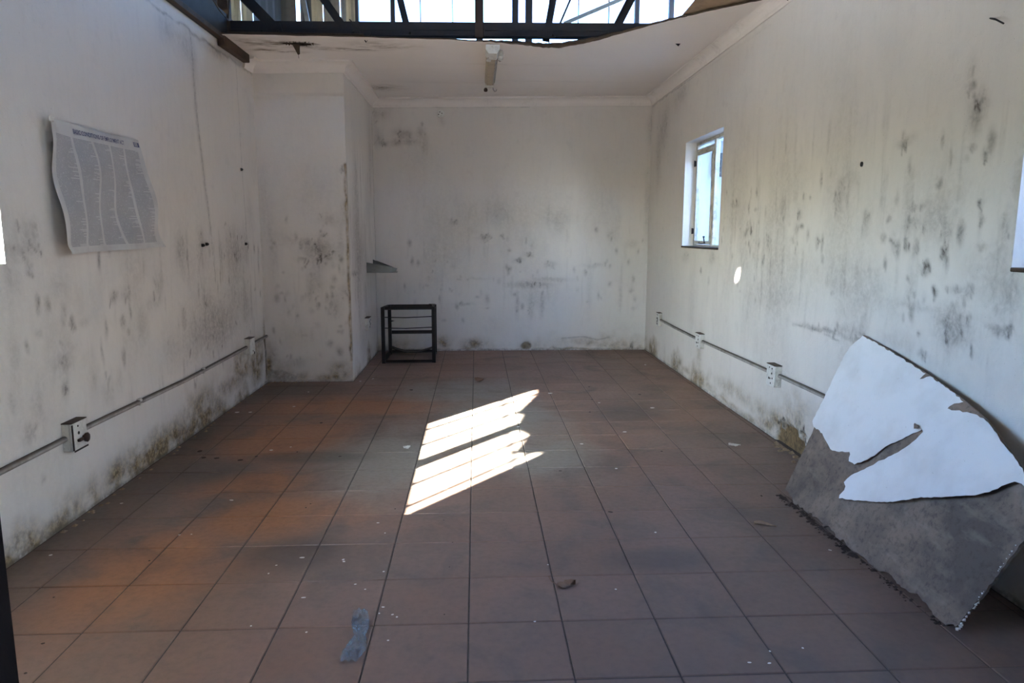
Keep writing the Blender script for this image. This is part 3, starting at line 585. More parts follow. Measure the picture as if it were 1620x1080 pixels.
# ------------------------------------------------------------------ ceiling board that is left over the back of the room
def edge_y(x):
    pts = [(-2.0,5.57),(-1.0,5.63),(-.2,5.70),(-.05,5.74),(.65,5.77),(.95,5.66),(1.16,5.46),(1.39,5.22),(1.62,5.01),(1.86,4.82),(2.04,4.6)]
    for (a, b), (c, d) in zip(pts[:-1], pts[1:]):
        if a <= x <= c: y = b+(d-b)*(x-a)/(c-a); break
    else: y = pts[-1][1]
    return y + ((float(fbm(x*30, 1.0, 4, 3))-.5)*.035 if x > .05 else (float(fbm(x*9, 1.0, 4, 2))-.5)*.02)
def sag(x, y):
    e = y-edge_y(x); b = math.exp(-((x-.62)/.34)**2)
    return -.045*b*math.exp(-max(e, 0)/.30) - .012*math.sin(max(0, min(1, (x+1.9)/3.9))*PI)*math.exp(-max(e, 0)/1.0)
def ceiling_board():
    nx, ny = 150, 120
    V = np.zeros((nx+1, ny+1, 3)); 
    for i in range(nx+1):
        x = XL-.02 + (XR+.04-XL)*i/nx; e = edge_y(x)
        for j in range(ny+1):
            y = e + (YB+.03-e)*(j/ny)**1.25
            V[i, j] = (x, y, cz(x) + sag(x, y))
    Vf = V.reshape(-1, 3); kz = 1.501/(cz(Vf[:,0])-1.35); X_, Y_ = Vf[:,0]*kz, Vf[:,1]*kz     # marks were surveyed on a level plane
    hq = fbm(X_*38, Y_*30, 6, 3)
    inside = (np.abs((X_+1.405)/.118)**2 + np.abs((Y_-6.02)/.052)**2 + (hq-.5)*1.3) < .9       # torn hole by the left corner
    inside |= (np.abs((X_-1.768)/.042)**2 + np.abs((Y_-7.40-(X_-1.768)*.4)/.014)**2) < 1       # small slot at the far right
    F = []
    for i in range(nx):
        for j in range(ny):
            k = i*(ny+1)+j; q = (k, k+ny+1, k+ny+2, k+1)
            if sum(inside[a] for a in q) >= 3: continue
            F.append(q)
    top = Vf.copy(); top[:,2] += .009; n = len(Vf)
    me = bpy.data.meshes.new('ceiling')
    allv = np.concatenate([Vf, top]); fs = F + [tuple(n+a for a in q[::-1]) for q in F]
    cnt = {}
    for q in F:
        for a, b in zip(q, q[1:]+q[:1]): cnt[(a, b)] = 1
    rim = [(a, b) for (a, b) in cnt if (b, a) not in cnt]
    nf = len(fs); fs += [(b, a, n+a, n+b) for a, b in rim]
    me.from_pydata(allv.tolist(), [], fs); me.materials.append(M_CEIL); me.materials.append(M_CORE)
    me.polygons.foreach_set('material_index', [0]*len(F)+[1]*len(F)+[1]*len(rim))
    me.polygons.foreach_set('use_smooth', [True]*nf+[False]*len(rim)); me.update()
    R = paint(X_, Y_, [(-1.62,6.02,.16,.10,.8),(-1.72,6.24,.12,.05,.9),(-1.55,6.28,.12,.04,.6),(-1.80,6.0,.10,.12,.6),(-1.05,6.15,.25,.05,.6),(-.72,6.05,.22,.06,.5),(-.98,7.72,.16,.12,.75),(-.80,5.95,.2,.08,.35),(-1.30,6.14,.1,.05,.4)], 71)
    R = np.maximum(R, paint(X_, Y_, [(.3,6.6,.5,.03,.12),(.7,7.3,.7,.03,.12),(-.3,7.4,.6,.04,.12)], 72))
    G = paint(X_, Y_, [(-1.68,6.05,.05,.02,.8),(-1.10,6.17,.05,.012,.9),(-1.0,6.17,.09,.010,.8),(-1.62,6.30,.06,.012,.8),(-.85,6.16,.08,.008,.5)], 73)
    G = np.maximum(G, (np.hypot((X_+1.405)/.145, (Y_-6.02)/.075) < 1.05)*.6)
    G = np.maximum(G, crack(X_, Y_, [(-.96,8.02),(.4,8.02),(1.9,8.02)], .006, .25, 41))
    at = me.color_attributes.new('dirt', 'FLOAT_COLOR', 'POINT')
    col = np.zeros((2*n, 4), np.float32); col[:n,0] = R; col[:n,1] = G; col[n:,1] = .5
    at.data.foreach_set('color', np.clip(col, 0, 1).ravel())
    return link('ceiling', me)
ceil = tag(ceiling_board(), 'stained white ceiling board left over the far half of the room, torn near edge', kind='structure')
te = MB(); g = []
for i in range(70):                                        # the torn brown edge that hangs and curls upward
    x = .06 + 1.42*i/69; y = edge_y(x); z = cz(x)+sag(x, y)
    h = (.010 + .026*math.exp(-((x-.68)/.42)**2) + .006*float(vnoise(x*40, 2, 3)))
    g.append([(x, y-.004+.006*float(vnoise(x*60, 9, 2)), z-.003*float(vnoise(x*70, 1, 8))), (x, y+.004, z+h*.5), (x, y+.012, z+h)])
te.sheet(g, .006, (0, -1, 0)); te.build('torn_edge', M_CORE, ceil)
fl = MB(); g = []                                          # flap of facing hanging from the hole
for i in range(7):
    t = i/6; w_ = .034*(1-.75*t); cx = -1.388+.012*t
    g.append([(cx-w_, 5.835+.02*t+.012*math.sin(t*3), cz(-1.4)-.004-.075*t), (cx, 5.830+.02*t, cz(-1.4)-.004-.08*t), (cx+w_, 5.835+.02*t-.01*math.sin(t*4), cz(-1.4)-.004-.07*t)])
fl.sheet(g, .003, (0, -1, 0)); fl.tube([(-1.376, 5.85, cz(-1.4)-.08), (-1.374, 5.852, cz(-1.4)-.11)], .0015, 5); fl.build('hanging_flap', M_CORE, ceil)
bk = MB(); bk.box((-1.85, 5.70, cz(-1.4)+.030), (-.85, 6.40, cz(-1.4)+.042)); bk.build('hole_light_block', M_TIMBERB, ceil)  # dark board added above the hole to keep daylight out of it
rg = MB(); r8 = random.Random(4)                           # ragged fibres round the hole
for k in range(26):
    a = 2*PI*k/26; x = -1.361+.108*math.cos(a); y = 5.82+.046*math.sin(a); z = cz(x)
    rg.add([(x-.012, y, z+.004), (x+.012, y+.004, z+.004), (x+r8.uniform(-.01,.01), y+r8.uniform(-.01,.012), z-r8.uniform(.006,.022)), (x, y+.006, z+.006)], [(0,1,2),(1,3,2),(3,0,2)])
o = rg.build('ragged_fibres', M_CORE, ceil); o['kind'] = 'stuff'
lb = MB(); g = []
for i in range(9):
    t = i/8; x = 1.46 + .46*t
    g.append([(x, 4.62+.16*(1-t)+.02*math.sin(i*2.1), cz(x)+.045-.01*t), (x, 4.95, cz(x)+.030), (x, 5.35, cz(x)+.016)])
lb.sheet(g, .010, (0, 0, 1), False)
tag(lb.build('loose_board', M_FIBRE), 'loose brown fibre board lying on top of the ceiling beside the right wall', 'board')

# cornices
def cornice(name, p, q, inward, z0, z1, mat=None, h=.105, m0=0, m1=0):
    """coved strip from p to q along a wall; inward = unit vector into the room; m0, m1 = mitre at the ends (+1 outer corner, -1 inner)"""
    sc = h/.103; prof = [(0,0),(.014,0)] + [(.018+.082*(1-math.cos(k/7*PI/2)), .012+.070*math.sin(k/7*PI/2)) for k in range(8)] + [(.104,.094),(.104,.103),(0,.103)]
    prof = [(a*sc, b*sc) for a, b in prof]
    p = Vector(p); q = Vector(q); iw = Vector(inward); m = MB(); ns = max(2, int((q-p).length/.12)); rows = []; dr = (q-p).normalized()
    for i in range(ns+1):
        t = i/ns; b = p.lerp(q, t); z = z0+(z1-z0)*t + (float(vnoise(t*ns*.8, 3, int(p.x*31+p.y*7) % 97))-.5)*.004
        rows.append([b + iw*a + Vector((0, 0, z+hh)) + dr*((-m0*a if i == 0 else 0) + (m1*a if i == ns else 0)) for a, hh in prof])
    k = len(prof); vs = [v for r in rows for v in r]
    fs = [(i*k+j, i*k+(j+1)%k, (i+1)*k+(j+1)%k, (i+1)*k+j) for i in range(ns) for j in range(k)] + [list(range(k))[::-1], list(range(ns*k, ns*k+k))]
    m.add(vs, fs); return m.build(name, mat or M_CORN)
H_ = .094
tag(cornice('trim_1', (PX, YB+.002, 0), (XR, YB+.002, 0), (0,-1,0), cz(PX)-H_, cz(XR)-H_, None, H_, -1, -1), 'white coved cornice along the back wall', kind='structure')
tag(cornice('trim_2', (XR+.002, 4.45, 0), (XR+.002, YB, 0), (-1,0,0), cz(XR)-H_+.02, cz(XR)-H_, None, H_, 0, -1), 'white coved cornice along the right wall', kind='structure')
tag(cornice('trim_3', (PX-.002, PY, 0), (PX-.002, YB, 0), (1,0,0), cz(PX)-H_, cz(PX)-H_, None, H_, 1, -1), 'white coved cornice along the side of the pier', kind='structure')
tag(cornice('trim_4', (XL, PY+.002, 0), (PX, PY+.002, 0), (0,-1,0), cz(XL)-H_, cz(PX)-H_, None, H_, 0, 1), 'white coved cornice along the front of the pier', kind='structure')
tag(cornice('trim_5', (XL-.002, 6.20, 0), (XL-.002, PY, 0), (1,0,0), cz(XL)-H_-.006, cz(XL)-H_, None, H_, 0, -1), 'broken stub of white cornice at the left wall', kind='structure')

# exposed timbers along the top of the left wall
m = MB(); m.bar((-1.885, 5.62, 2.775), (-1.885, 6.20, 2.785), .055, .095, bev=.004)
tag(m.build('ceiling_batten', M_TIMBERB), 'bare brown timber batten exposed where the left cornice broke off', 'timber batten')
m = MB(); m.box((-2.06, .61, 2.785), (-1.885, 5.775, 3.00), .006)
beam = tag(m.build('wall_plate', M_TIMBER), 'dark timber wall plate lying on top of the left wall', 'timber beam')
m = MB(); m.box((-1.905, .61, 2.777), (-1.868, 5.775, 2.815), .003); m.build('lower_edge', M_TIMBERB, beam)
m = MB(); m.box((-2.10, .61, 3.02), (-1.95, 5.775, 3.26), .006)
tag(m.build('upper_rail', M_TIMBER), 'dark timber rail above the wall plate on the left', 'timber beam')
m = MB(); m.box((-1.955, 5.78, 2.85), (-1.875, 5.86, 4.25), .004)
tag(m.build('timber_post', M_TIMBERB), 'brown upright post at the left end of the steel truss', 'post')
m = MB(); m.tube([(-1.90, 4.9, 3.25), (-1.87, 5.25, 3.06), (-1.86, 5.55, 2.955), (-1.87, 5.76, 2.945), (-1.86, 5.775, 3.1)], .006, 6)
tag(m.build('loose_cable', M_TIMBERB), 'thin brown cable drooping from the left beam to the post', 'cable')
# ------------------------------------------------------------------ windows
def steel_window(name, x, y0, y1, z0, z1, bars, rails, wide, label, inward):
    """steel casement in a side wall: frame, glazing bars along y positions 'bars' (wide ones in 'wide'), rails at z; one pane per opening"""
    root = empty(name, (x, (y0+y1)/2, z0), label, kind='structure')
    f = MB(); t = .032; d = .030
    for a, b in (((x-d/2, y0, z0), (x+d/2, y1, z0+t)), ((x-d/2, y0, z1-t), (x+d/2, y1, z1)), ((x-d/2, y0, z0+t), (x+d/2, y0+t, z1-t)), ((x-d/2, y1-t, z0+t), (x+d/2, y1, z1-t))): f.box(a, b, .004)
    f.build('window_frame', M_CREAM, root)
    ys = sorted(bars); xs_ = [y0+t]
    for y in ys:
        w_ = wide.get(y, .016); m = MB(); m.box((x-.013, y-w_/2, z0+t), (x+.013, y+w_/2, z1-t), .003); m.build('mullion', M_CREAM, root)
        xs_ += [y-w_/2, y+w_/2]
    xs_.append(y1-t); zs = [z0+t] + sum([[r-.008, r+.008] for r in rails], []) + [z1-t]
    for r in rails:
        m = MB()
        for a, b in zip(xs_[::2], xs_[1::2]): m.box((x-.006, a, r-.008), (x+.006, b, r+.008), .001)
        m.build('glazing_rail', M_CREAM, root)
    for a, b in zip(xs_[::2], xs_[1::2]):
        for c, e in zip(zs[::2], zs[1::2]):
            m = MB(); m.box((x-.002, a, c), (x+.002, b, e)); m.build('pane', M_GLASS, root)
    return root
def sill(root, x0, x1, y0, y1, z):
    m = MB(); m.box((x0, y0+.002, z-.012), (x1, y1-.002, z+.004), .003); m.build('sill', M_TIMBERB, root)

w1 = steel_window('window_1', -2.032, W1[0]+.002, W1[1]-.002, W1[2]+.002, W1[3]-.002, [1.280, 1.594, 1.94, 2.320, 2.678], [1.752], {1.94: .135}, 'near window in the left wall, only its bright far edge in view', 1)
w3 = steel_window('window_3', 2.103, W3[0]+.002, W3[1]-.002, W3[2]+.002, W3[3]-.002, [1.30, 1.75, 2.15], [1.75], {1.75: .05}, 'near window in the right wall, only its bright reveal in view', -1)
sill(w3, 1.975, 2.085, W3[0], W3[1], W3[2]+.012)
# far right window: fixed light on the near side, a hinged casement with hinges, stay and catch on the far side
w2 = empty('window_2', (2.11, 6.25, W2[2]), 'far window in the right wall with a cream steel casement', kind='structure')
y0, y1, z0, z1, x = W2[0]+.002, W2[1]-.002, W2[2]+.002, W2[3]-.002, 2.108
f = MB(); t = .028
for a, b in (((x-.02, y0, z0), (x+.02, y1, z0+t)), ((x-.02, y0, z1-t), (x+.02, y1, z1)), ((x-.02, y0, z0+t), (x+.02, y0+t, z1-t)), ((x-.02, y1-t, z0+t), (x+.02, y1, z1-t))): f.box(a, b, .003)
f.build('window_frame', M_CREAM, w2)
ym = 6.235; m = MB(); m.box((x-.022, ym-.022, z0+t), (x+.02, ym+.022, z1-t), .004); m.build('mullion', M_CREAM, w2)
zt = z1-.075; m = MB(); m.box((x-.018, ym+.022, zt-.012), (x+.018, y1-t, zt+.012), .003); m.build('transom', M_CREAM, w2)
cs = MB(); ca, cb, cc, cd_ = ym+.026, y1-t-.004, z0+t+.004, zt-.016; cx = x-.016; q = .030
for a, b in (((cx-.012, ca, cc), (cx+.012, cb, cc+q)), ((cx-.012, ca, cd_-q), (cx+.012, cb, cd_)), ((cx-.012, ca, cc+q), (cx+.012, ca+q, cd_-q)), ((cx-.012, cb-q, cc+q), (cx+.012, cb, cd_-q))): cs.box(a, b, .003)
case = cs.build('casement', M_CREAM, w2)
m = MB(); m.box((cx-.002, ca+q, cc+q), (cx+.002, cb-q, cd_-q)); m.build('casement_pane', M_GLASS, case)
for zz in (cd_-.10, cc+.12):
    m = MB(); m.box((cx-.026, cb-.006, zz-.025), (cx-.008, cb+.014, zz+.025), .002); m.tube([(cx-.026, cb+.004, zz-.028), (cx-.026, cb+.004, zz+.028)], .006, 6); m.build('hinge', M_STEEL, case)
m = MB(); m.tube([(cx-.020, ca+.10, cc+.012), (cx-.022, ca+.20, cc+.006), (cx-.016, ca+.30, cc+.012)], .005, 6); m.tube([(cx-.020, ca+.115, cc+.012), (cx-.028, ca+.115, cc+.06)], .006, 6); m.lathe([(0,0),(.011,.004),(.011,.014),(0,.018)], (cx-.028, ca+.115, cc+.058), (0,0,1), 8); m.build('stay_catch', M_STEEL, case)
m = MB(); m.box((x-.002, y0+t, z0+t), (x+.002, ym-.022, z1-t)); m.build('pane', M_GLASS, w2)
m = MB(); m.box((x-.002, ym+.022, zt+.012), (x+.002, y1-t, z1-t)); m.build('pane', M_GLASS, w2)
sill(w2, 1.972, 2.086, W2[0], W2[1], W2[2]+.010)

# unseen ragged strip added by the near left window to shape the sunlight
aw = MB(); prof = [(.56,6.12),(.52,6.03),(.50,5.82),(.305,5.237),(.30,5.19),(.34,5.14),(.255,4.752),(.30,4.70),(.34,4.617),(.30,4.45),(.25,4.30),(.22,4.22),(.30,4.20),(.395,4.225),(.36,4.13),(.20,3.95),(.45,3.9),(.5,2.6)]
g = []
for fx, fy in prof:
    xo = -2.60; z = (fx+2.60)*.78; y = fy-(fx+2.60)*1.25
    g.append([(xo+.02, y, z+.30), (xo+.01, y, z+.15), (xo, y, z)])
aw.sheet(g, .006, (1, 0, 0), False)
for by in (-.9, .6, 2.0): aw.bar((-2.05, by, 2.62), (-2.58, by, 2.62), .03, .03)
tag(aw.build('sun_edge_strip', M_ROOF), 'ragged strip added out of view over the near left window to shape the sunlight', kind='structure')

# ------------------------------------------------------------------ doorway, added light-blocking porch, and yard behind and beside the camera
d1 = empty('door_1', (.2, .525, 0), 'dark steel door frame at the near edge of the view', kind='structure')
m = MB(); m.box((-.455, .44, 0), (-.412, .605, 2.12), .004); m.build('left_jamb', M_JAMB, d1)
m = MB(); m.box((.822, .44, 0), (.865, .605, 2.12), .004); m.build('right_jamb', M_JAMB, d1)
m = MB(); m.box((-.455, .44, 2.122), (.865, .605, 2.165), .004); m.build('head', M_BLACK, d1)
m = MB(); m.box((-14, -16, -.22), (-2.08, 34, -.18)); m.box((2.16, -16, -.22), (24, 34, -.18)); m.box((-2.08, -16, -.22), (2.16, .28, -.18)); m.box((-2.08, 8.31, -.22), (2.16, 34, -.18))
tag(m.build('ground', M_GROUND), 'dusty yard around the building', kind='structure')
m = MB(); m.box((-2.06, -3.4, 2.62), (4.6, .44, 2.68))  # unseen roof added to shade the doorway from the sun
tag(m.build('added_porch_roof', M_ROOF), 'low porch roof added behind the view to keep sun out of the doorway', kind='structure')
m = MB(); m.box((-2.14, -3.4, -.18), (-2.062, .44, 2.70))  # unseen wing wall added to stop sun slanting in at the doorway
tag(m.build('added_porch_wall', M_OUT), 'white wing wall added behind the view to keep sun out of the doorway', kind='structure')
m = MB(); m.box((-2.14, -3.48, -.18), (4.6, -3.405, 2.61))  # unseen wall added to darken the floor near the doorway
tag(m.build('added_porch_front', M_OUT), 'white porch wall added behind the view to cut light through the doorway', kind='structure')
ob = MB(); ob.box((2.62, 9.0, -.18), (7.5, 12.0, 2.50)); ob.box((2.58, 8.94, 2.50), (7.6, 12.1, 2.56))
bd = tag(ob.build('outbuilding', M_OUT), 'white outbuilding seen through the far window in the right wall', 'building')
m = MB(); m.box((4.3, -4.0, -.18), (4.45, 8.99, 2.9)); m.build('sky_block_wall', M_OUT, bd)  # unseen wall added to cut sky light from the right
m = MB(); m.box((2.97, 8.965, 2.07), (3.12, 8.999, 2.36), .006); vb = m.build('barred_vent', M_SHEETD, bd)
m = MB()
for k in range(3): m.box((2.975, 8.952, 2.11+.08*k), (3.115, 8.964, 2.125+.08*k))
for k in range(3): m.box((3.0+.04*k, 8.944, 2.08), (3.01+.04*k, 8.952, 2.35))
m.build('vent_bars', M_GALV, vb)

# ------------------------------------------------------------------ roof space: gable wall with its glazing, cladding, roof
def roof_z(x): return 5.05 - .33*abs(x-.035)
for nm, xa, xb in (('roof_left', -3.45, .035), ('roof_right', .035, 2.6)):
    m = MB(); g = []; n = 46
    for i in range(n+1):
        y = .30 + 8.15*i/n; dz = .012*(1 if i % 2 else -1)
        g.append([(xa, y, roof_z(xa)+dz), ((xa+xb)/2, y, roof_z((xa+xb)/2)+dz), (xb, y, roof_z(xb)+dz)])
    m.sheet(g, .004, (0,0,1), False)
    tag(m.build(nm, M_ROOF), 'rusty corrugated roof over the left half of the building' if xa < 0 else 'rusty corrugated roof over the right half of the building', kind='structure')
m = MB(); m.box((-3.45, .46, 3.16), (-2.10, 8.19, 3.175)); m.box((-3.46, .46, 3.16), (-3.445, 8.19, 3.88))  # unseen boarding added to keep daylight off the gable sheets
tag(m.build('eave_light_block', M_SHEETG), 'boarding added under the left eave to keep daylight out of the roof space', kind='structure')
gw = empty('wall_gable', (0, 8.2, 2.9), 'gable wall above the back wall, part clad in sheets and part glazed', kind='structure')
m = MB(); m.box((XL-.14, 8.15, 2.925), (XR+.14, 8.28, 3.20)); m.build('gable_base', M_SHEETG, gw)
def clad(xa, xb, mat, ribs, z0=2.2, y=8.21):
    m = MB(); g = []; n = max(2, ribs*4)
    for i in range(n+1):
        x = xa+(xb-xa)*i/n; dy = (.014 if i % 4 in (1, 2) else 0)
        g.append([(x, y-dy, z0), (x, y-dy, roof_z(x)-.03)])
    m.sheet(g, .006, (0,-1,0), False); return m.build('cladding_sheet', mat, gw)
clad(-3.40, -2.665, M_SHEETD, 4); clad(-2.655, -2.527, M_SHEETL, 1); clad(-2.524, -2.402, M_SHEETL, 1)
clad(-2.395, -2.18, M_SHEETD, 2, y=8.25); clad(-2.145, -1.938, M_SHEETG, 1, 3.2)
clad(-1.900, -1.775, M_SHEETD, 1, 3.2, 8.24); clad(-1.772, -1.650, M_SHEETP, 1, 3.2); clad(-1.645, -1.468, M_SHEETG, 1, 3.2); clad(-1.464, -1.40, M_SHEETG, 1, 3.2, 8.23); clad(-1.398, -1.292, M_SHEETP, 1, 3.2)
clad(2.96, 3.45, M_SHEETG, 3)
for xa, xb in ((-2.178, -2.143), (-1.292, -1.255), (2.90, 2.955)):
    m = MB(); m.box((xa, 8.13, 2.93), (xb, 8.205, roof_z(xa)-.04), .003); m.build('steel_post', M_STEEL, gw)
m = MB(); m.bar((-1.80, 8.17, 3.55), (-1.93, 8.17, 4.35), .05, .02, (0,1,0)); m.build('diagonal_brace', M_GALV, gw)
m = MB(); g = []
for i in range(41):
    y = .46 + 5.9*i/40; g.append([(-2.085+.012*(i % 2), y, 3.262), (-2.085+.012*(i % 2), y, roof_z(-2.08)-.03)])
m.sheet(g, .005, (1,0,0), False); m.build('light_block_cladding', M_SHEETG, gw)  # added to close the open left side against stray sun
m = MB(); g = []
for i in range(49):
    y = .46 + 5.94*i/48; g.append([(2.16+.012*(i % 2), y, 2.925), (2.16+.012*(i % 2), y, roof_z(2.15)-.03)])
m.sheet(g, .005, (-1,0,0), False); m.build('light_block_cladding', M_SHEETG, gw)  # added to close the right side and cut daylight from above
m = MB(); g = []
for i in range(9):
    y = 7.16 + 1.0*i/8; g.append([(-2.085+.012*(i % 2), y, 3.0), (-2.085+.012*(i % 2), y, roof_z(-2.08)-.03)])
m.sheet(g, .005, (1,0,0), False); m.build('light_block_cladding', M_SHEETD, gw)  # added as a sun blocker for the gable sheets behind it
m = MB(); m.prism([(-1.255, 3.975), (2.90, 3.975), (2.90, roof_z(2.9)-.03), (.035, roof_z(.035)-.03), (-1.255, roof_z(-1.255)-.03)], lambda a, b, d: (a, d, b), 8.20, 8.215); m.build('gable_top', M_SHEETG, gw)  # unseen panel added above the glazing to let in less daylight
gz = empty('window_4', (.8, 8.2, 3.2), 'steel glazing of the gable, blown white by the sky', kind='structure')
m = MB(); m.box((-1.255, 8.17, 3.20), (2.90, 8.23, 3.25), .003); m.box((-1.255, 8.17, 3.93), (2.90, 8.23, 3.97), .003); m.build('glazing_frame', M_STEEL, gz)
mull = [(-.918,-.870),(-.600,-.589),(-.249,-.239),(.012,.088),(.408,.477),(.554,.631),(.815,.825),(1.137,1.147),(1.475,1.486),(1.769,1.819),(2.152,2.205),(2.52,2.54)]
edges = [-1.255] + [e for a, b in mull for e in (a, b)] + [2.90]
for a, b in mull:
    m = MB(); dd = .03 if b-a > .03 else .012; m.box((a, 8.20-dd, 3.25), (b, 8.20+dd, 3.93), .002); m.build('mullion', M_STEEL, gz)
for a, b in zip(edges[::2], edges[1::2]):
    m = MB(); m.box((a, 8.198, 3.25), (b, 8.202, 3.93)); m.build('pane', M_GLASSD, gz)
m = MB(); m.bar((.975, 8.12, 3.625), (2.2, 8.12, 4.14), .04, .012, (0,1,0)); m.build('wind_brace', M_GALV, gz)
m = MB(); m.bar((.915, 8.13, 3.59), (1.14, 8.13, 4.10), .022, .012, (0,1,0)); m.build('thin_brace', M_STEEL, gz)

# ------------------------------------------------------------------ steel roof truss at the broken edge of the ceiling
tr = empty('roof_truss', (.03, 5.82, 2.86), 'dark steel roof truss spanning the room at the torn ceiling edge', 'roof truss')
def zt_(x): return roof_z(x) - .13
m = MB(); m.angle((-1.93, 5.79, 2.884), (3.30, 5.79, 2.938), .088, .008, (0,0,1), 1); m.build('bottom_chord', M_STEEL, tr)
m = MB(); m.angle((-1.93, 5.85, 2.930), (3.30, 5.85, 2.984), .06, .008, (0,0,1), -1); m.build('bottom_chord', M_STEEL, tr)
m = MB(); m.angle((-3.3, 5.82, zt_(-3.3)), (.035, 5.82, zt_(.035)), .08, .008); m.build('top_chord', M_STEEL, tr)
m = MB(); m.angle((.035, 5.82, zt_(.035)), (3.35, 5.82, zt_(3.35)), .08, .008); m.build('top_chord', M_STEEL, tr)
def web(xa, za, xb, zb, w_, mat=M_STEEL):
    k = 1.0
    dx, dz = xb-xa, zb-za
    while za+dz*k < zt_(xa+dx*k)-.02 and k < 12: k += .05
    m = MB(); m.angle((xa, 5.84, za), (xa+dx*k, 5.84, za+dz*k), w_, .006, (0,-1,0) if True else None, 1)
    return m.build('web_bar', mat, tr)
web(-1.480, 2.850, -1.739, 3.112, .080); web(-.965, 2.852, -1.156, 3.122, .060); web(-.508, 2.854, -.576, 3.133, .050)
web(.558, 2.856, .612, 3.154, .055); web(1.065, 2.860, 1.223, 3.165, .065); web(1.60, 2.862, 1.85, 3.175, .075)
m = MB(); m.box((.000, 5.735, 2.846), (.066, 5.782, 4.88), .004); m.build('king_post', M_STEELB, tr)
for gx in (-1.52, -.985, -.52, .03, .565, 1.09):
    m = MB(); m.prism([(gx-.06, 2.858), (gx+.06, 2.858), (gx+.035, 2.935), (gx-.045, 2.935)], lambda a, b, d: (a, d, b), 5.752, 5.758); m.build('gusset_plate', M_STEEL, tr)
m = MB()
for gx in (-1.62, -1.50, -.93, -.50, .60, 1.12):
    m.lathe([(0,0),(.011,0),(.011,.008),(.006,.010),(.006,.018),(0,.018)], (gx, 5.745, 2.870), (0,-1,0), 6)
o = m.build('bolts', M_STEEL, tr); o['kind'] = 'stuff'
m = MB(); m.tube([(-.955, 5.735, 2.96), (-.93, 5.73, 2.935), (-.832, 5.728, 2.795), (-.802, 5.735, 2.84), (-.79, 5.737, 2.87)], .0048, 5)
tag(m.build('bent_wire', M_BLACK), 'thin bent wire hanging in a V below the truss', 'wire')

# ------------------------------------------------------------------ fluorescent batten on the ceiling
zc = cz(.137)-.025
fx = empty('fluorescent_fitting', (.137, 6.38, zc-.03), 'empty cream fluorescent batten fitting on the ceiling, its tube missing', 'light fitting')
m = MB(); pr = [(-.046,0),(.046,0),(.046,-.022),(.026,-.052),(-.026,-.052),(-.046,-.022)]
m.prism(pr, lambda a, b, d: (.137+a, d, zc+b-.004), 5.90, 7.06); m.build('body', M_TAN, fx)
m = MB(); m.prism([(.026,-.0525),(.046,-.0225),(.052,-.0225),(.032,-.0565)], lambda a, b, d: (.137+a, d, zc+b-.004), 5.90, 7.03); m.build('dusty_side', M_CONDUIT, fx)
m = MB(); pe = [(-.054,.004),(.054,.004),(.056,-.03),(.034,-.064),(-.034,-.064),(-.056,-.03)]
m.prism(pe, lambda a, b, d: (.139+a, d, zc+b-.004), 5.79, 5.99); m.box((.186, 5.93, zc-.062), (.228, 6.05, zc-.006), .010); m.box((.09, 5.99, zc-.076), (.130, 6.04, zc-.06), .006)
ec = m.build('end_cover', M_WHITEP, fx)
for a in (-.034, .012, .024):
    m = MB(); m.box((.139+a-.003, 5.925, zc-.0680), (.139+a+.003, 5.95, zc-.0635)); m.build('pin_slot', M_HOLE, ec)
m = MB(); m.tube([(.215, 6.03, zc-.04), (.212, 6.06, zc-.05), (.207, 6.13, zc-.045), (.20, 6.22, zc-.02)], .007, 6); m.build('loose_lead', M_CONDUIT, fx)
m = MB(); m.box((.092, 7.05, zc-.072), (.180, 7.085, zc-.004), .006); far = m.build('lamp_holder', M_PVC, fx)
m = MB(); m.lathe([(0,0),(.016,.004),(.020,.020),(.012,.036),(0,.04)], (.100, 7.075, zc-.112), (0,0,1), 10); m.build('starter_stub', M_BURNT, far)
m = MB(); m.tube([(.168, 7.075, zc-.06), (.172, 7.078, zc-.09), (.186, 7.08, zc-.107), (.202, 7.08, zc-.10), (.206, 7.08, zc-.085)], .005, 6); m.build('wire_hook', M_CONDUIT, far)

# round blank cover high on the back wall
rc = MB(); rc.lathe([(0,.012),(.030,.012),(.040,.008),(.042,0)], (-.385, YB, 2.66), (0,-1,0), 24)
ro = tag(rc.build('round_cover_plate', M_WHITEP), 'small round white cover plate high on the back wall', 'cover plate')
m = MB()
for a, b in ((-.022, -.008), (.014, .004), (-.008, .018)): m.lathe([(0,.0135),(.006,.0135),(.006,.011)], (-.385+a, YB, 2.66+b), (0,-1,0), 8)
m.build('screw_hole', M_HOLE, ro)

# ------------------------------------------------------------------ surface wiring boxes and conduits
def wiring_box(fn, w_, h, d, label, holes, group=None, name='socket_box'):
    """fn(a, b, c): a along the wall, b up, c out of the wall; origin at the near bottom corner on the wall"""
    o0 = fn(w_/2, 0, 0); root = empty(name, o0, label, 'socket box', group)
    def bx(a, b, bev): 
        bm = MB(); bm.box(a, b, bev); bm.v = [fn(*p) for p in bm.v]; return bm
    bx((0, 0, -.002), (w_, h, d-.012), .003).build('back_box', M_PVC, root)
    cv = bx((-.002, -.002, d-.012), (w_+.002, h+.002, d), .004).build('cover_plate', M_WHITEP, root)
    bx((-.004, h+.0015, -.001), (w_+.004, h+.006, d+.003), .002).build('dust_cap', M_TIMBERB, root)
    for (a, b, r) in holes:
        bm = MB(); bm.lathe([(0, .0015), (r, .0015), (r, -.001)], (0, 0, 0), (0, 0, 1), 8); bm.v = [fn(p[0]+a*w_, p[1]+b*h, p[2]+d) for p in bm.v]
        bm.build('socket_hole', M_HOLE, cv)
    return root
HP = [(.28,.86,.006),(.62,.88,.005),(.30,.62,.007),(.22,.40,.006),(.48,.36,.006),(.64,.36,.008),(.40,.14,.006)]
RW = lambda y0, z0: (lambda a, b, c: (XR+.003-c, y0+a, z0+b))
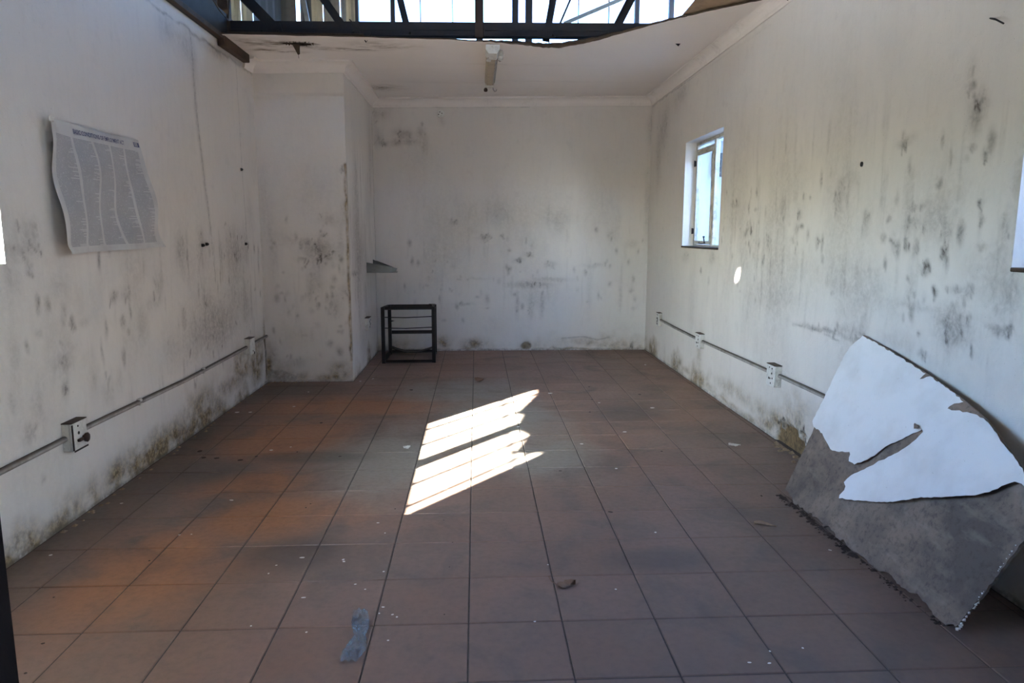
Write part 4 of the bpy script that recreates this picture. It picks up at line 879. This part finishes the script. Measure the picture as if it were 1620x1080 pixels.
LW = lambda y0, z0: (lambda a, b, c: (XL-.003+c, y0+a, z0+b))
PW = lambda y0, z0: (lambda a, b, c: (PX-.003+c, y0+a, z0+b))
wiring_box(RW(4.412, .362), .120, .138, .054, 'chipped white socket box on the right wall nearest the leaning board', HP)
wiring_box(RW(5.990, .360), .118, .125, .046, 'middle one of the three white socket boxes on the right wall', HP)
wiring_box(RW(7.412, .372), .090, .138, .042, 'farthest white socket box on the right wall, beside the back corner', HP+[(.6,.6,.012),(.55,.2,.012),(.3,.5,.01)])
lb_ = wiring_box(LW(3.252, .345), .122, .130, .050, 'near socket box on the left wall with a burnt brown stub', [(.40,.86,.005),(.42,.60,.008),(.36,.32,.007)])
m = MB(); m.lathe([(0,0),(.010,.0),(.011,.006),(.020,.009),(.023,.022),(.016,.028),(0,.029)], (XL+.046, 3.335, .392), (1,.25,-.05), 10)
m.box((XL+.046, 3.285, .383), (XL+.062, 3.335, .396), .003); m.build('burnt_stub', M_BURNT, lb_)
m = MB(); m.box((XL+.0475, 3.247, .350), (XL+.0505, 3.256, .472)); m.box((XL+.0475, 3.256, .341), (XL+.0505, 3.370, .348)); m.build('rust_edge', M_STEELB, lb_)
wiring_box(LW(5.855, .352), .112, .132, .052, 'far socket box on the left wall beside the pier', [(.5,.2,.007),(.8,.05,.012)])
wiring_box(PW(7.212, .370), .150, .122, .046, 'white socket box low on the side of the pier behind the metal rack', [(.3,.7,.014),(.6,.45,.016),(.35,.25,.012),(.7,.8,.010)])
def conduit(pts, label, clips=()):
    m = MB(); m.tube(pts, .0135, 10); o = tag(m.build('conduit', M_CONDUIT), label, 'conduit')
    for i, (x, y, z, s) in enumerate(clips):
        k = MB(); k.box((x-.012, y-.014, z-.019), (x+.012, y+.014, z+.019), .004); k.build('saddle_clip', M_PVC, o)
xr, xl = XR-.0135, XL+.0135
conduit([(xr, 1.2, .452), (xr, 2.8, .445), (xr, 4.408, .440)], 'grey conduit on the right wall running behind the leaning board')
conduit([(xr, 4.536, .436), (xr, 5.2, .432), (xr, 5.986, .425)], 'grey conduit between the near and middle boxes of the right wall')
conduit([(xr, 6.112, .425), (xr, 6.8, .430), (xr, 7.408, .440)], 'grey conduit between the middle and farthest boxes of the right wall')
conduit([(xl, .64, .400), (xl, 2.0, .405), (xl, 3.248, .408)], 'dusty conduit on the left wall on the near side of the burnt box')
conduit([(xl, 3.378, .415), (xl, 4.0, .408), (xl+.004, 4.6, .402), (xl, 5.2, .408), (xl, 5.851, .418)], 'long dusty conduit between the two boxes of the left wall', [(xl, 3.98, .408, 1), (xl, 4.92, .405, 1)])
conduit([(xl, 5.971, .420), (xl, 6.2, .425), (xl, 6.425, .428)], 'short conduit from the far left box to the pier')

# ------------------------------------------------------------------ poster on the left wall
PT = [Vector((0, 3.330, 1.860)), Vector((0, 4.204, 1.868)), Vector((0, 4.319, 1.268)), Vector((0, 3.321, 1.253))]
def poster_pt(s, t, lift=0.0):
    p = (PT[0]*(1-s)+PT[1]*s)*(1-t) + (PT[3]*(1-s)+PT[2]*s)*t
    out =   .012 + .021*(1-math.exp(-t*5))*(1+math.sin(s*2*PI*1.7 + t*7.5 + 1.1*math.sin(t*3.2+s*3) + .6)*.75+math.sin(t*11-s*5)*.25) + .045*(s**5)*t**1.5 + .020*math.exp(-s*14)*(.3+.7*t) + .02*math.exp(-((1-t)/.05)**2)*(1-s)
    out += .018*math.exp(-(s/.06)**2-(t/.08)**2)
    return Vector((XL+out+lift, p.y + .010*math.sin(t*7)*s, p.z - .006*math.sin(s*PI)*(1-t)))
ns, nt = 64, 44
vs = [poster_pt(i/ns, j/nt) for i in range(ns+1) for j in range(nt+1)]
fs = [(i*(nt+1)+j, (i+1)*(nt+1)+j, (i+1)*(nt+1)+j+1, i*(nt+1)+j+1) for i in range(ns) for j in range(nt)]
me = bpy.data.meshes.new('poster'); me.from_pydata([tuple(v) for v in vs], [], fs); me.materials.append(M_POSTER)
uvl = me.uv_layers.new(name='UVMap')
for lp in me.loops:
    i, j = divmod(lp.vertex_index, nt+1); uvl.data[lp.index].uv = (i/ns, 1-j/nt)
me.polygons.foreach_set('use_smooth', [True]*len(fs)); me.update()
po = tag(link('poster', me), 'wrinkled printed notice in five columns pinned to the left wall', 'poster')
fc = bpy.data.curves.new('heading', 'FONT'); fc.body = 'BASIC CONDITIONS OF EMPLOYMENT ACT'; fc.size = 1.0; fc.offset = .012; fc.resolution_u = 2
fo = bpy.data.objects.new('heading', fc); C.objects.link(fo)
tm = bpy.data.meshes.new_from_object(fo.evaluated_get(bpy.context.evaluated_depsgraph_get()))
bpy.data.objects.remove(fo); bpy.data.curves.remove(fc)
bm = bmesh.new(); bm.from_mesh(tm)
bmesh.ops.subdivide_edges(bm, edges=[e for e in bm.edges if e.calc_length() > .8], cuts=2); bmesh.ops.triangulate(bm, faces=bm.faces)
mx = max(v.co.x for v in bm.verts); hh = .72
for v in bm.verts: v.co = poster_pt(.24 + .55*v.co.x/mx, .072 - .036*v.co.y/hh, .0016)
bm.to_mesh(tm); bm.free(); tm.materials.clear(); tm.materials.append(M_INK); tm.name = 'heading'
link('heading', tm, po)
m = MB(); m.sheet([[poster_pt(.915+.07*i/4, .030+.040*j/2, .0016) for j in range(3)] for i in range(5)]); lg = m.build('printed_emblem', M_INK, po)
m = MB()
for k in range(3): m.sheet([[poster_pt(.920+.045*i/4, .036+.011*k+.004*j, .0026) for j in range(2)] for i in range(5)])
m.build('emblem_lines', M_FLAKE, lg)
m = MB(); m.box((XL+.030, 3.327, 1.838), (XL+.042, 3.350, 1.862), .003); m.build('tape', M_WHITEP, po)

# ------------------------------------------------------------------ small black plugs, nails, holes
def plug(x, y, z, label, name='wall_plug', s=1):
    m = MB(); sx = .012*s
    m.box((x-.004, y-.013, z-.011), (x+sx, y+.013, z+.011), .003); o = tag(m.build(name, M_HOLE), label, 'wall plug')
    k = MB(); k.lathe([(0,0),(.006,0),(.006,.006),(0,.007)], (x+sx, y, z), (1,0,0), 8); k.build('screw', M_BLACK, o)
plug(XL, 6.00, 1.863, 'upper small black wall plug near the pier on the left wall')
plug(XL, 5.08, 1.265, 'left one of two adjacent black plugs on the left wall')
plug(XL, 5.155, 1.272, 'right one of two adjacent black plugs on the left wall')
plug(XL, 6.01, 1.262, 'lower small black wall plug near the pier on the left wall')
m = MB(); m.lathe([(0,.004),(.008,.005),(.013,.003),(.014,-.004)], (XR, 3.625, 1.707), (-1,0,0), 10); o = tag(m.build('black_fixing', M_HOLE), 'small black fixing high in the middle of the right wall', 'wall fixing')
m = MB(); m.tube([(XR+.004, 2.745, 2.160), (XR-.030, 2.735, 2.162), (XR-.038, 2.70, 2.150), (XR-.036, 2.652, 2.120)], .0032, 6)
tag(m.build('bent_nail', M_BLACK), 'bent black nail high on the right wall', 'nail')
m = MB(); m.tube([(XR+.004, 4.62, 2.80), (XR-.030, 4.61, 2.81), (XR-.042, 4.58, 2.83)], .0035, 6)
tag(m.build('bent_nail', M_BLACK), 'nail sticking out of the right wall just under the cornice', 'nail')

# ------------------------------------------------------------------ black steel rack in the back corner
rk = empty('metal_rack', (-.74, 7.65, 0), 'small black welded steel rack standing in the back left corner', 'rack')
A_, B_, D_, E_ = (-.975, 7.355), (-.452, 7.385), (-.975, 7.93), (-.470, 7.95); hz = .592
def leg(p, top):
    m = MB(); m.angle((p[0], p[1], 0), (p[0], p[1], top), .036, .005, (0, 1, 0), 1); return m.build('leg', M_BLACK, rk)
for p in (A_, B_): leg(p, hz)
for p in (D_, E_): leg(p, hz-.030)
def rail(p, q, z0, z1, w_=.034, h=.030, nm='rail', mat=M_BLACK):
    m = MB(); m.angle((p[0], p[1], z0), (q[0], q[1], z1), h, .005, (0, 0, 1), 1); return m.build(nm, mat, rk)
rail(A_, B_, hz-.012, hz-.012); rail(D_, E_, hz-.045, hz-.045); rail(A_, D_, hz-.014, hz-.044); rail(B_, E_, hz-.014, hz-.044, mat=M_STEELB)
rail(A_, B_, .018, .014); rail(D_, E_, .030, .030); rail(A_, D_, .018, .030); rail(B_, E_, .018, .030)
rail(D_, E_, .250, .250, h=.036)
for z in (.486, .372):
    m = MB(); m.tube([(A_[0], A_[1]+.01, z), (-.74, 7.38, z-.006), (B_[0], B_[1]+.01, z+.004)], .0055, 6); m.build('thin_rod', M_BLACK, rk)
m = MB(); g = []
for i in range(15):
    t = i/14; x = D_[0]+.02+(E_[0]-D_[0]-.03)*t; z = .085 - .055*math.sin(t*PI)
    g.append([(x, 7.80, z+.008), (x, 7.86, z), (x, 7.915, z+.012)])
m.sheet(g, .005, (0,0,1)); m.build('sagging_strip', M_BLACK, rk)
m = MB(); m.prism([(A_[0]+.002, .366), (A_[0]+.060, .384), (A_[0]+.002, .392)], lambda a, b, d: (a, d, b), 7.895, 7.902); m.build('side_bracket', M_BLACK, rk)
m = MB(); m.prism([(-.535, 7.93), (-.46, 7.90), (-.44, 7.60), (-.462, 7.40), (-.478, 7.60), (-.50, 7.86)], lambda a, b, d: (a, b, d-.03*(b-7.4)/.53), hz+.004, hz+.009); m.build('rusty_strip', M_STEELB, rk)

# folded sheet-metal shelf on the side of the pier
sh = MB(); za, zb = .945, 1.052
sh.prism([(PX-.002, za), (PX-.002, zb), (-.90, 1.012), (-.822, .990), (-.835, .962), (-.90, .948)], lambda a, b, d: (a, d, b), 7.430, 7.435)
so = tag(sh.build('metal_shelf', M_GALV), 'folded galvanised sheet metal shelf sticking out of the pier above the rack', 'shelf')
m = MB(); m.prism([(PX-.002, 7.435), (PX-.002, 7.90), (-.98, 7.90), (-.835, 7.60), (-.828, 7.435)], lambda a, b, d: (a, b, d), .944, .949); m.build('shelf_plate', M_GALV, so)
m = MB(); m.prism([(PX-.002, .950), (PX-.002, 1.068), (-.98, 1.00), (-.93, .965), (-.96, .950)], lambda a, b, d: (a, d, b), 7.890, 7.895); m.build('far_flange', M_GALV, so)
m = MB(); m.add([(-1.10, 7.885, 1.052), (-.97, 7.885, 1.000), (-.828, 7.436, .985), (-.90, 7.44, 1.005), (-1.10, 7.885, 1.056), (-.97, 7.885, 1.004), (-.828, 7.436, .989), (-.90, 7.44, 1.009)], [(0,1,2,3),(7,6,5,4),(0,4,5,1),(1,5,6,2),(2,6,7,3),(3,7,4,0)]); m.build('folded_lip', M_SHEETD, so)

# ------------------------------------------------------------------ broken ceiling board leaning on the right wall
Oa = Vector((1.595, 3.453, .004)); e1 = Vector((.02792, -.99961, 0)); e2 = Vector((.40033, .01118, .9163)); en = Vector((-.91595, -.02558, .40048))
def bp(u, v, d=0.0): return Oa + e1*u + e2*v + en*d
TOP = [(-.07,.80),(-.05,.84),(.011,.919),(.203,.890),(.351,.866),(.492,.838),(.604,.817),(.726,.791),(.841,.763),(.979,.723),(1.06,.686),(1.206,.612),(1.30,.553),(1.38,.49)]
def top_v(u):
    for (a, b), (c, d) in zip(TOP[:-1], TOP[1:]):
        if a <= u <= c: return b+(d-b)*(u-a)/(c-a)
    return TOP[-1][1] if u > TOP[-1][0] else TOP[0][1]
def bow(u, v): return -.010*math.sin(min(1, max(0, v/.9))*PI)*max(0, 1-u) + .012*max(0, u-.5)*max(0, v-.2)
bd_ = MB(); nu, nv = 96, 46; front = []; back = []
for i in range(nu+1):
    s = i/nu; row = []; rb = []
    for j in range(nv+1):
        t = j/nv; ub = s*1.289; ut = -.060 + s*1.44; tv = top_v(ut)
        u = ub*(1-t)+ut*t; v0 = max(0, (float(fbm(ub*24, 3, 5, 3))-.40)*.055 + .020*math.exp(-((ub-.02)/.05)**2)) if j < 4 else 0
        v = max(t*tv, v0 + t*.1)
        if i in (0, nu): u += (float(vnoise(v*60, i, 2))-.5)*.008
        row.append(bp(u, v, bow(u, v) + (float(fbm(u*7, v*7, 3, 3))-.5)*.004)); rb.append(bp(u, v, bow(u, v)-.011))
    front.append(row); back.append(rb)
bd_.sheet(front); bd_.sheet([r for r in back][::-1])
rim = lambda G: [G[i][0] for i in range(nu+1)] + [G[nu][j] for j in range(1, nv+1)] + [G[i][nv] for i in range(nu-1, -1, -1)] + [G[0][j] for j in range(nv-1, 0, -1)]
rf, rb_ = rim(front), rim(back); k = len(rf); bd_.add(rf+rb_, [(i, (i+1)%k, k+(i+1)%k, k+i) for i in range(k)])
panel = tag(bd_.build('ceiling_panel', M_BOARD), 'broken brown ceiling board with torn white facing leaning on the right wall', 'ceiling board')
from mathutils.geometry import delaunay_2d_cdt
def facing(outline, lift, seed):
    pts = []; n = len(outline); r = random.Random(seed)
    for (a, b), (c, d) in zip(outline, outline[1:]+outline[:1]):
        L = math.hypot(c-a, d-b); q = max(1, int(L/.016))
        for i in range(q):
            t = i/q; jj = .0035 if 0 < i else 0
            pts.append(Vector((a+(c-a)*t+r.uniform(-jj, jj), b+(d-b)*t+r.uniform(-jj, jj))))
    n = len(pts); lo = [min(p[i] for p in pts) for i in (0, 1)]; hi = [max(p[i] for p in pts) for i in (0, 1)]
    from mathutils.geometry import intersect_line_line_2d
    gpts = []; st = .022; x = lo[0]
    while x < hi[0]:
        y = lo[1]
        while y < hi[1]:
            ins = False; jx = pts[-1]
            for p in pts:
                if (p.y > y) != (jx.y > y) and x < (jx.x-p.x)*(y-p.y)/(jx.y-p.y)+p.x: ins = not ins
                jx = p
            if ins and min((p-Vector((x, y))).length for p in pts) > .010: gpts.append(Vector((x, y)))
            y += st
        x += st
    V_, E__, F_, *_ = delaunay_2d_cdt(pts+gpts, [], [list(range(n))], 1, 1e-6)
    m = MB(); b = [bp(v.x, v.y, bow(v.x, v.y)+lift(v.x, v.y)) for v in V_]
    th = .0016; nn = len(b); m.add(b+[p-en*th for p in b], [tuple(f) for f in F_]+[tuple(nn+i for i in f[::-1]) for f in F_], True)
    return m
OA = [(0.010,.914),(-.05,.84),(-.062,.784),(-.06,.412),(-.029,.39),(.039,.386),(.085,.372),(.128,.355),(.17,.34),(.21,.33),(.268,.341),(.313,.354),(.345,.366),(.361,.357),(.366,.342),(.38,.327),(.432,.327),(.479,.363),(.526,.406),(.556,.462),(.61,.512),(.679,.572),(.70,.588),(.715,.620),(.729,.657),(.77,.702),(.798,.738),(.838,.757),(.726,.789),(.600,.815),(.548,.789),(.566,.821),(.354,.861),(.203,.886)]
OB = [(.716,.586),(.690,.600),(.669,.591),(.66,.596),(.71,.650),(.77,.709),(.827,.714),(.902,.723),(.979,.721),(1.06,.690),(1.132,.656),(1.216,.618),(1.290,.577),(1.33,.54),(1.28,.555),(1.25,.552),(1.206,.505),(1.167,.474),(1.117,.441),(1.053,.409),(.992,.381),(.914,.350),(.863,.319),(.776,.273),(.697,.244),(.601,.209),(.541,.186),(.481,.162),(.473,.176),(.478,.205),(.470,.222),(.443,.234),(.446,.255),(.455,.278),(.505,.330),(.576,.403),(.628,.452),(.668,.496),(.701,.546)]
la = lambda u, v: .0045 + .020*max(0, (.52-v))/.2*max(0, min(1, (u-.15)/.3)) + .003*math.sin(u*9+v*5)
lbf = lambda u, v: .0075 + .010*max(0, min(1, (.60-v)/.25)) + .030*math.exp(-((u-.47)/.10)**2)*max(0, min(1, (.32-v)/.15)) + .022*max(0, min(1, (u-.55)/.5))*math.exp(-max(0, (v-(.162+(u-.48)*.50)))/.12) + .004*math.sin(u*11-v*6) + .006*math.exp(-((v-.66)/.04)**2)
o = facing(OA, la, 1).build('upper_paper_facing', M_PAPER, panel); tag(o, 'smooth white facing still attached to the upper part of the board')
o = facing(OB, lbf, 2).build('torn_paper_facing', M_PAPER, panel); tag(o, 'white facing torn loose and curling off the lower part of the board')
m = MB(); m.add([bp(.655,.600,.010), bp(.675,.583,.016), bp(.705,.590,.022), bp(.690,.604,.014), bp(.668,.606,.020)], [(0,1,2,3),(0,3,4)]); m.build('torn_scrap', M_BOARD, panel)
m = MB(); r4 = random.Random(9)
for k in range(300):                                        # crumbs along the broken lower edge
    u = r4.uniform(.0, .72) if k % 5 else r4.uniform(.6, 1.25); s = r4.uniform(.003, .010); p = Oa + e1*u + Vector((-.004-abs(r4.gauss(0, .014)), 0, 0)); p.z = 0
    m.add([p+Vector((-s, -s*.7, 0)), p+Vector((s, -s*.6, 0)), p+Vector((s*.7, s, 0)), p+Vector((-s*.8, s*.8, 0)), p+Vector((s*.1, 0, s*.9))], [(0,1,4),(1,2,4),(2,3,4),(3,0,4),(3,2,1,0)])
tag(m.build('board_crumbs', M_CRUMB), 'dark crumbs scattered along the lower edge of the leaning board', 'crumbs', kind='stuff')

m = MB()
for k in range(90):                                        # pale chips along the sawn near edge
    v = r4.uniform(.01, .50); s = r4.uniform(.0025, .006); p = bp(1.289+.14*v, v, bow(1.3, v)-r4.uniform(.0, .009)) - Vector((0, .0015, 0))
    m.add([p+Vector((-s, -s, -s*.5)), p+Vector((s, -s*.6, -s)), p+Vector((s*.5, -s, s)), p+Vector((0, s, 0))], [(0,1,2),(0,3,1),(1,3,2),(2,3,0)])
o = m.build('chipped_edge', M_FLAKE, panel); o['kind'] = 'stuff'
# rubble at the knocked-out plaster by the right wall and in the pier corner
m = MB()
for k in range(26):
    s = r4.uniform(.006, .020); p = Vector((XR-.012-abs(r4.gauss(0, .025)), 4.22+r4.gauss(0, .10), 0))
    m.add([p+Vector((-s, -s*.8, 0)), p+Vector((s*.6, -s, 0)), p+Vector((s*.6, s*.9, 0)), p+Vector((-s*.8, s*.8, 0)), p+Vector((0, 0, s*.8))], [(0,1,4),(1,2,4),(2,3,4),(3,0,4),(3,2,1,0)])
tag(m.build('plaster_rubble', M_MORTAR), 'sandy crumbs under the hole knocked in the right wall', 'rubble', kind='stuff')
m = MB()
for k in range(60):
    s = r4.uniform(.004, .016); y = r4.uniform(3.1, 6.42)
    if k % 3 == 0: p = Vector((r4.uniform(-1.88, -1.55), PY-.012-abs(r4.gauss(0, .02)), 0))
    else: p = Vector((XL+.012+abs(r4.gauss(0, .02)), y, 0))
    m.add([p+Vector((-s, -s*.8, 0)), p+Vector((s*.6, -s, 0)), p+Vector((s*.6, s*.9, 0)), p+Vector((-s*.8, s*.8, 0)), p+Vector((0, 0, s*.7))], [(0,1,4),(1,2,4),(2,3,4),(3,0,4),(3,2,1,0)])
tag(m.build('wall_rubble', M_MORTAR), 'grey crumbs of fallen plaster along the foot of the left wall and pier', 'rubble', kind='stuff')

# ------------------------------------------------------------------ litter on the floor
def flake_mesh(seed, mat, thick=.0022, curl=.25):
    r = random.Random(seed); n = 7; pts = []
    for k in range(n):
        a = 2*PI*k/n; q = .5*r.uniform(.65, 1.0); pts.append((q*math.cos(a), q*math.sin(a)))
    vs = [(a, b, curl*.12*(a*a+b*b)*2) for a, b in pts] + [(0, 0, 0)] ; nn = len(vs)
    vs2 = [(a, b, c+.10) for a, b, c in vs]
    me = bpy.data.meshes.new('flake')
    fs = [(k, n, (k+1)%n) for k in range(n)] + [(nn+k, nn+(k+1)%n, nn+n) for k in range(n)] + [(k, (k+1)%n, nn+(k+1)%n, nn+k) for k in range(n)]
    me.from_pydata(vs+vs2, [], fs); me.materials.append(mat); me.update(); return me
CHIP_LABEL = {0: 'bright white sliver of paint on the floor left of the front centre, beside a joint',
  1: 'pale curled flake just right of the bright white sliver on the front floor',
  3: 'long pale flake behind and left of the clear plastic film',
  4: 'pale flake on the orange tiles halfway between the left wall and the sunlight',
  5: 'left one of two pale flakes at the foot of the left wall near the pier',
  6: 'right one of two pale flakes at the foot of the left wall near the pier',
  7: 'pale flake on the orange tiles at the near left, in front of the dark crumbs',
  8: 'greenish white fleck at the near left beside the door jamb',
  9: 'pale fleck at the foot of the left wall in front of the burnt socket box',
  24: 'single white fleck in the middle of the right half of the floor',
  27: 'pale flake in front of the crumbs of the leaning board',
  28: 'pale flake on the far right floor before the middle socket box',
  31: 'pale flake just right of the far tip of the sunlit patch',
  34: 'white fleck at the front edge of the view on the right',
  43: 'pale fleck at the front left, far left of the plastic film',
  52: 'pale fleck close to the right end of the back wall'}
DARK_LABEL = {0: 'largest dark crumb, leftmost of the row near the left wall', 1: 'dark crumb just in front of the largest one by the left wall',
  2: 'flat dark crumb, middle of the row leading away from the left wall', 3: 'dark crumb at the right of the row leading away from the left wall',
  5: 'lone dark crumb on the orange tiles before the pier', 8: 'dark crumb on the far floor in front of the metal rack',
  9: 'left one of two specks inside the sunlit patch', 10: 'right one of two specks inside the sunlit patch',
  11: 'dark crumb at the near left corner beside the door jamb', 18: 'dark smear of grit in the middle of the right half of the floor',
  19: 'dark speck just right of the near tip of the sunlight', 22: 'dark crumb left of the far corner of the leaning board'}
flk = [flake_mesh(s, M_FLAKE) for s in (1, 2, 3, 4)]; drk = [flake_mesh(s+10, M_CRUMB) for s in (1, 2, 3)]
r6 = random.Random(12)
for k, (x, y, wx, wy) in enumerate(CHIPS):
    if k in (2, 25, 26): continue                          # these three are modelled on their own below
    o = tag(link('paint_flake', flk[k % 4]), CHIP_LABEL.get(k, 'tiny pale fleck of paint lying on the terracotta floor'), 'paint flake', 'paint flakes on the floor')
    o.location = (x, y, .0006); a = max(wx*1.25, .010); b = max(wy*.50, .010); o.scale = (a, b, max(.004, min(a, b)*.35)); o.rotation_euler = (0, 0, r6.uniform(-.5, .5))
for k, (x, y, wx, wy) in enumerate(DARK):
    o = tag(link('dark_crumb', drk[k % 3]), DARK_LABEL.get(k, 'tiny dark fleck lying on the terracotta floor'), 'crumb', 'dark crumbs on the floor')
    o.location = (x, y, .0006); a = max(wx*1.15, .008); b = max(wy*.5, .008); o.scale = (a, b, min(a, b)*.6); o.rotation_euler = (0, 0, r6.uniform(-.5, .5))
def curled(name, x, y, L, wd, rot, mat, label, cat, seed, hgt=.012, twist=.5):
    r = random.Random(seed); g = []; n = 12
    for i in range(n+1):
        t = i/n; row = []; w_ = wd*math.sin(min(1, t*1.05+.08)*PI)**.6*(.8+.4*r.random())
        for j in range(5):
            q = (j/4-.5)
            px_, py_ = (t-.5)*L, q*w_ + .12*L*math.sin(t*PI)
            pz = .003 + hgt*(4*q*q)*(.6+.4*math.sin(t*5+seed)) + hgt*.6*abs(t-.5)*twist
            row.append((x+px_*math.cos(rot)-py_*math.sin(rot), y+px_*math.sin(rot)+py_*math.cos(rot), pz))
        g.append(row)
    m = MB(); m.sheet(g, .0012, (0,0,1)); return tag(m.build(name, mat), label, cat)
lf = curled('dry_leaf', .343, 2.54, .075, .05, .3, M_LEAF, 'curled brown dry leaf on the floor right of the centre joint', 'leaf', 3, .018)
m = MB(); m.tube([(.305, 2.545, .006), (.285, 2.57, .010), (.278, 2.60, .016)], .0018, 5); m.build('stalk', M_LEAF, lf)
curled('crumpled_leaf', .033, 6.39, .075, .10, .8, M_LEAF, 'crumpled brown leaf on the floor behind the patch of sunlight', 'leaf', 5, .03)
curled('paper_curl', 1.345, 3.07, .10, .035, -.35, M_FIBRE, 'pale brown curl of torn paper on the floor near the leaning board', 'paper scrap', 7, .012)
curled('large_paint_flake', 1.66, 4.32, .075, .06, -.1, M_FLAKE, 'large pale paint flake near the hole at the foot of the right wall', 'paint flake', 8, .010)
curled('white_scrap', -.445, 4.36, .045, .06, .4, M_FLAKE, 'white triangular scrap just left of the patch of sunlight', 'paper scrap', 9, .012)
g = []; r7 = random.Random(21)                             # scrap of clear plastic film
for i in range(25):
    t = i/24; row = []; wv = .018+.026*abs(math.sin(t*5.2+.6))*(1-.35*t) + .006*r7.random()
    for j in range(9):
        q = j/8*2-1
        row.append((-.412+.030*math.sin(t*4)*.4+q*wv*.8, 2.085+.30*t, .003+.022*abs(math.sin(q*4+t*9))*(1-abs(q)*.6)*(.5+.5*math.sin(t*11)**2)+.003*r7.random()))
    g.append(row)
m = MB(); m.sheet(g, .0008, (0,0,1))
tag(m.build('plastic_film', M_FILM), 'crumpled scrap of clear plastic film on the floor at the front', 'plastic film')
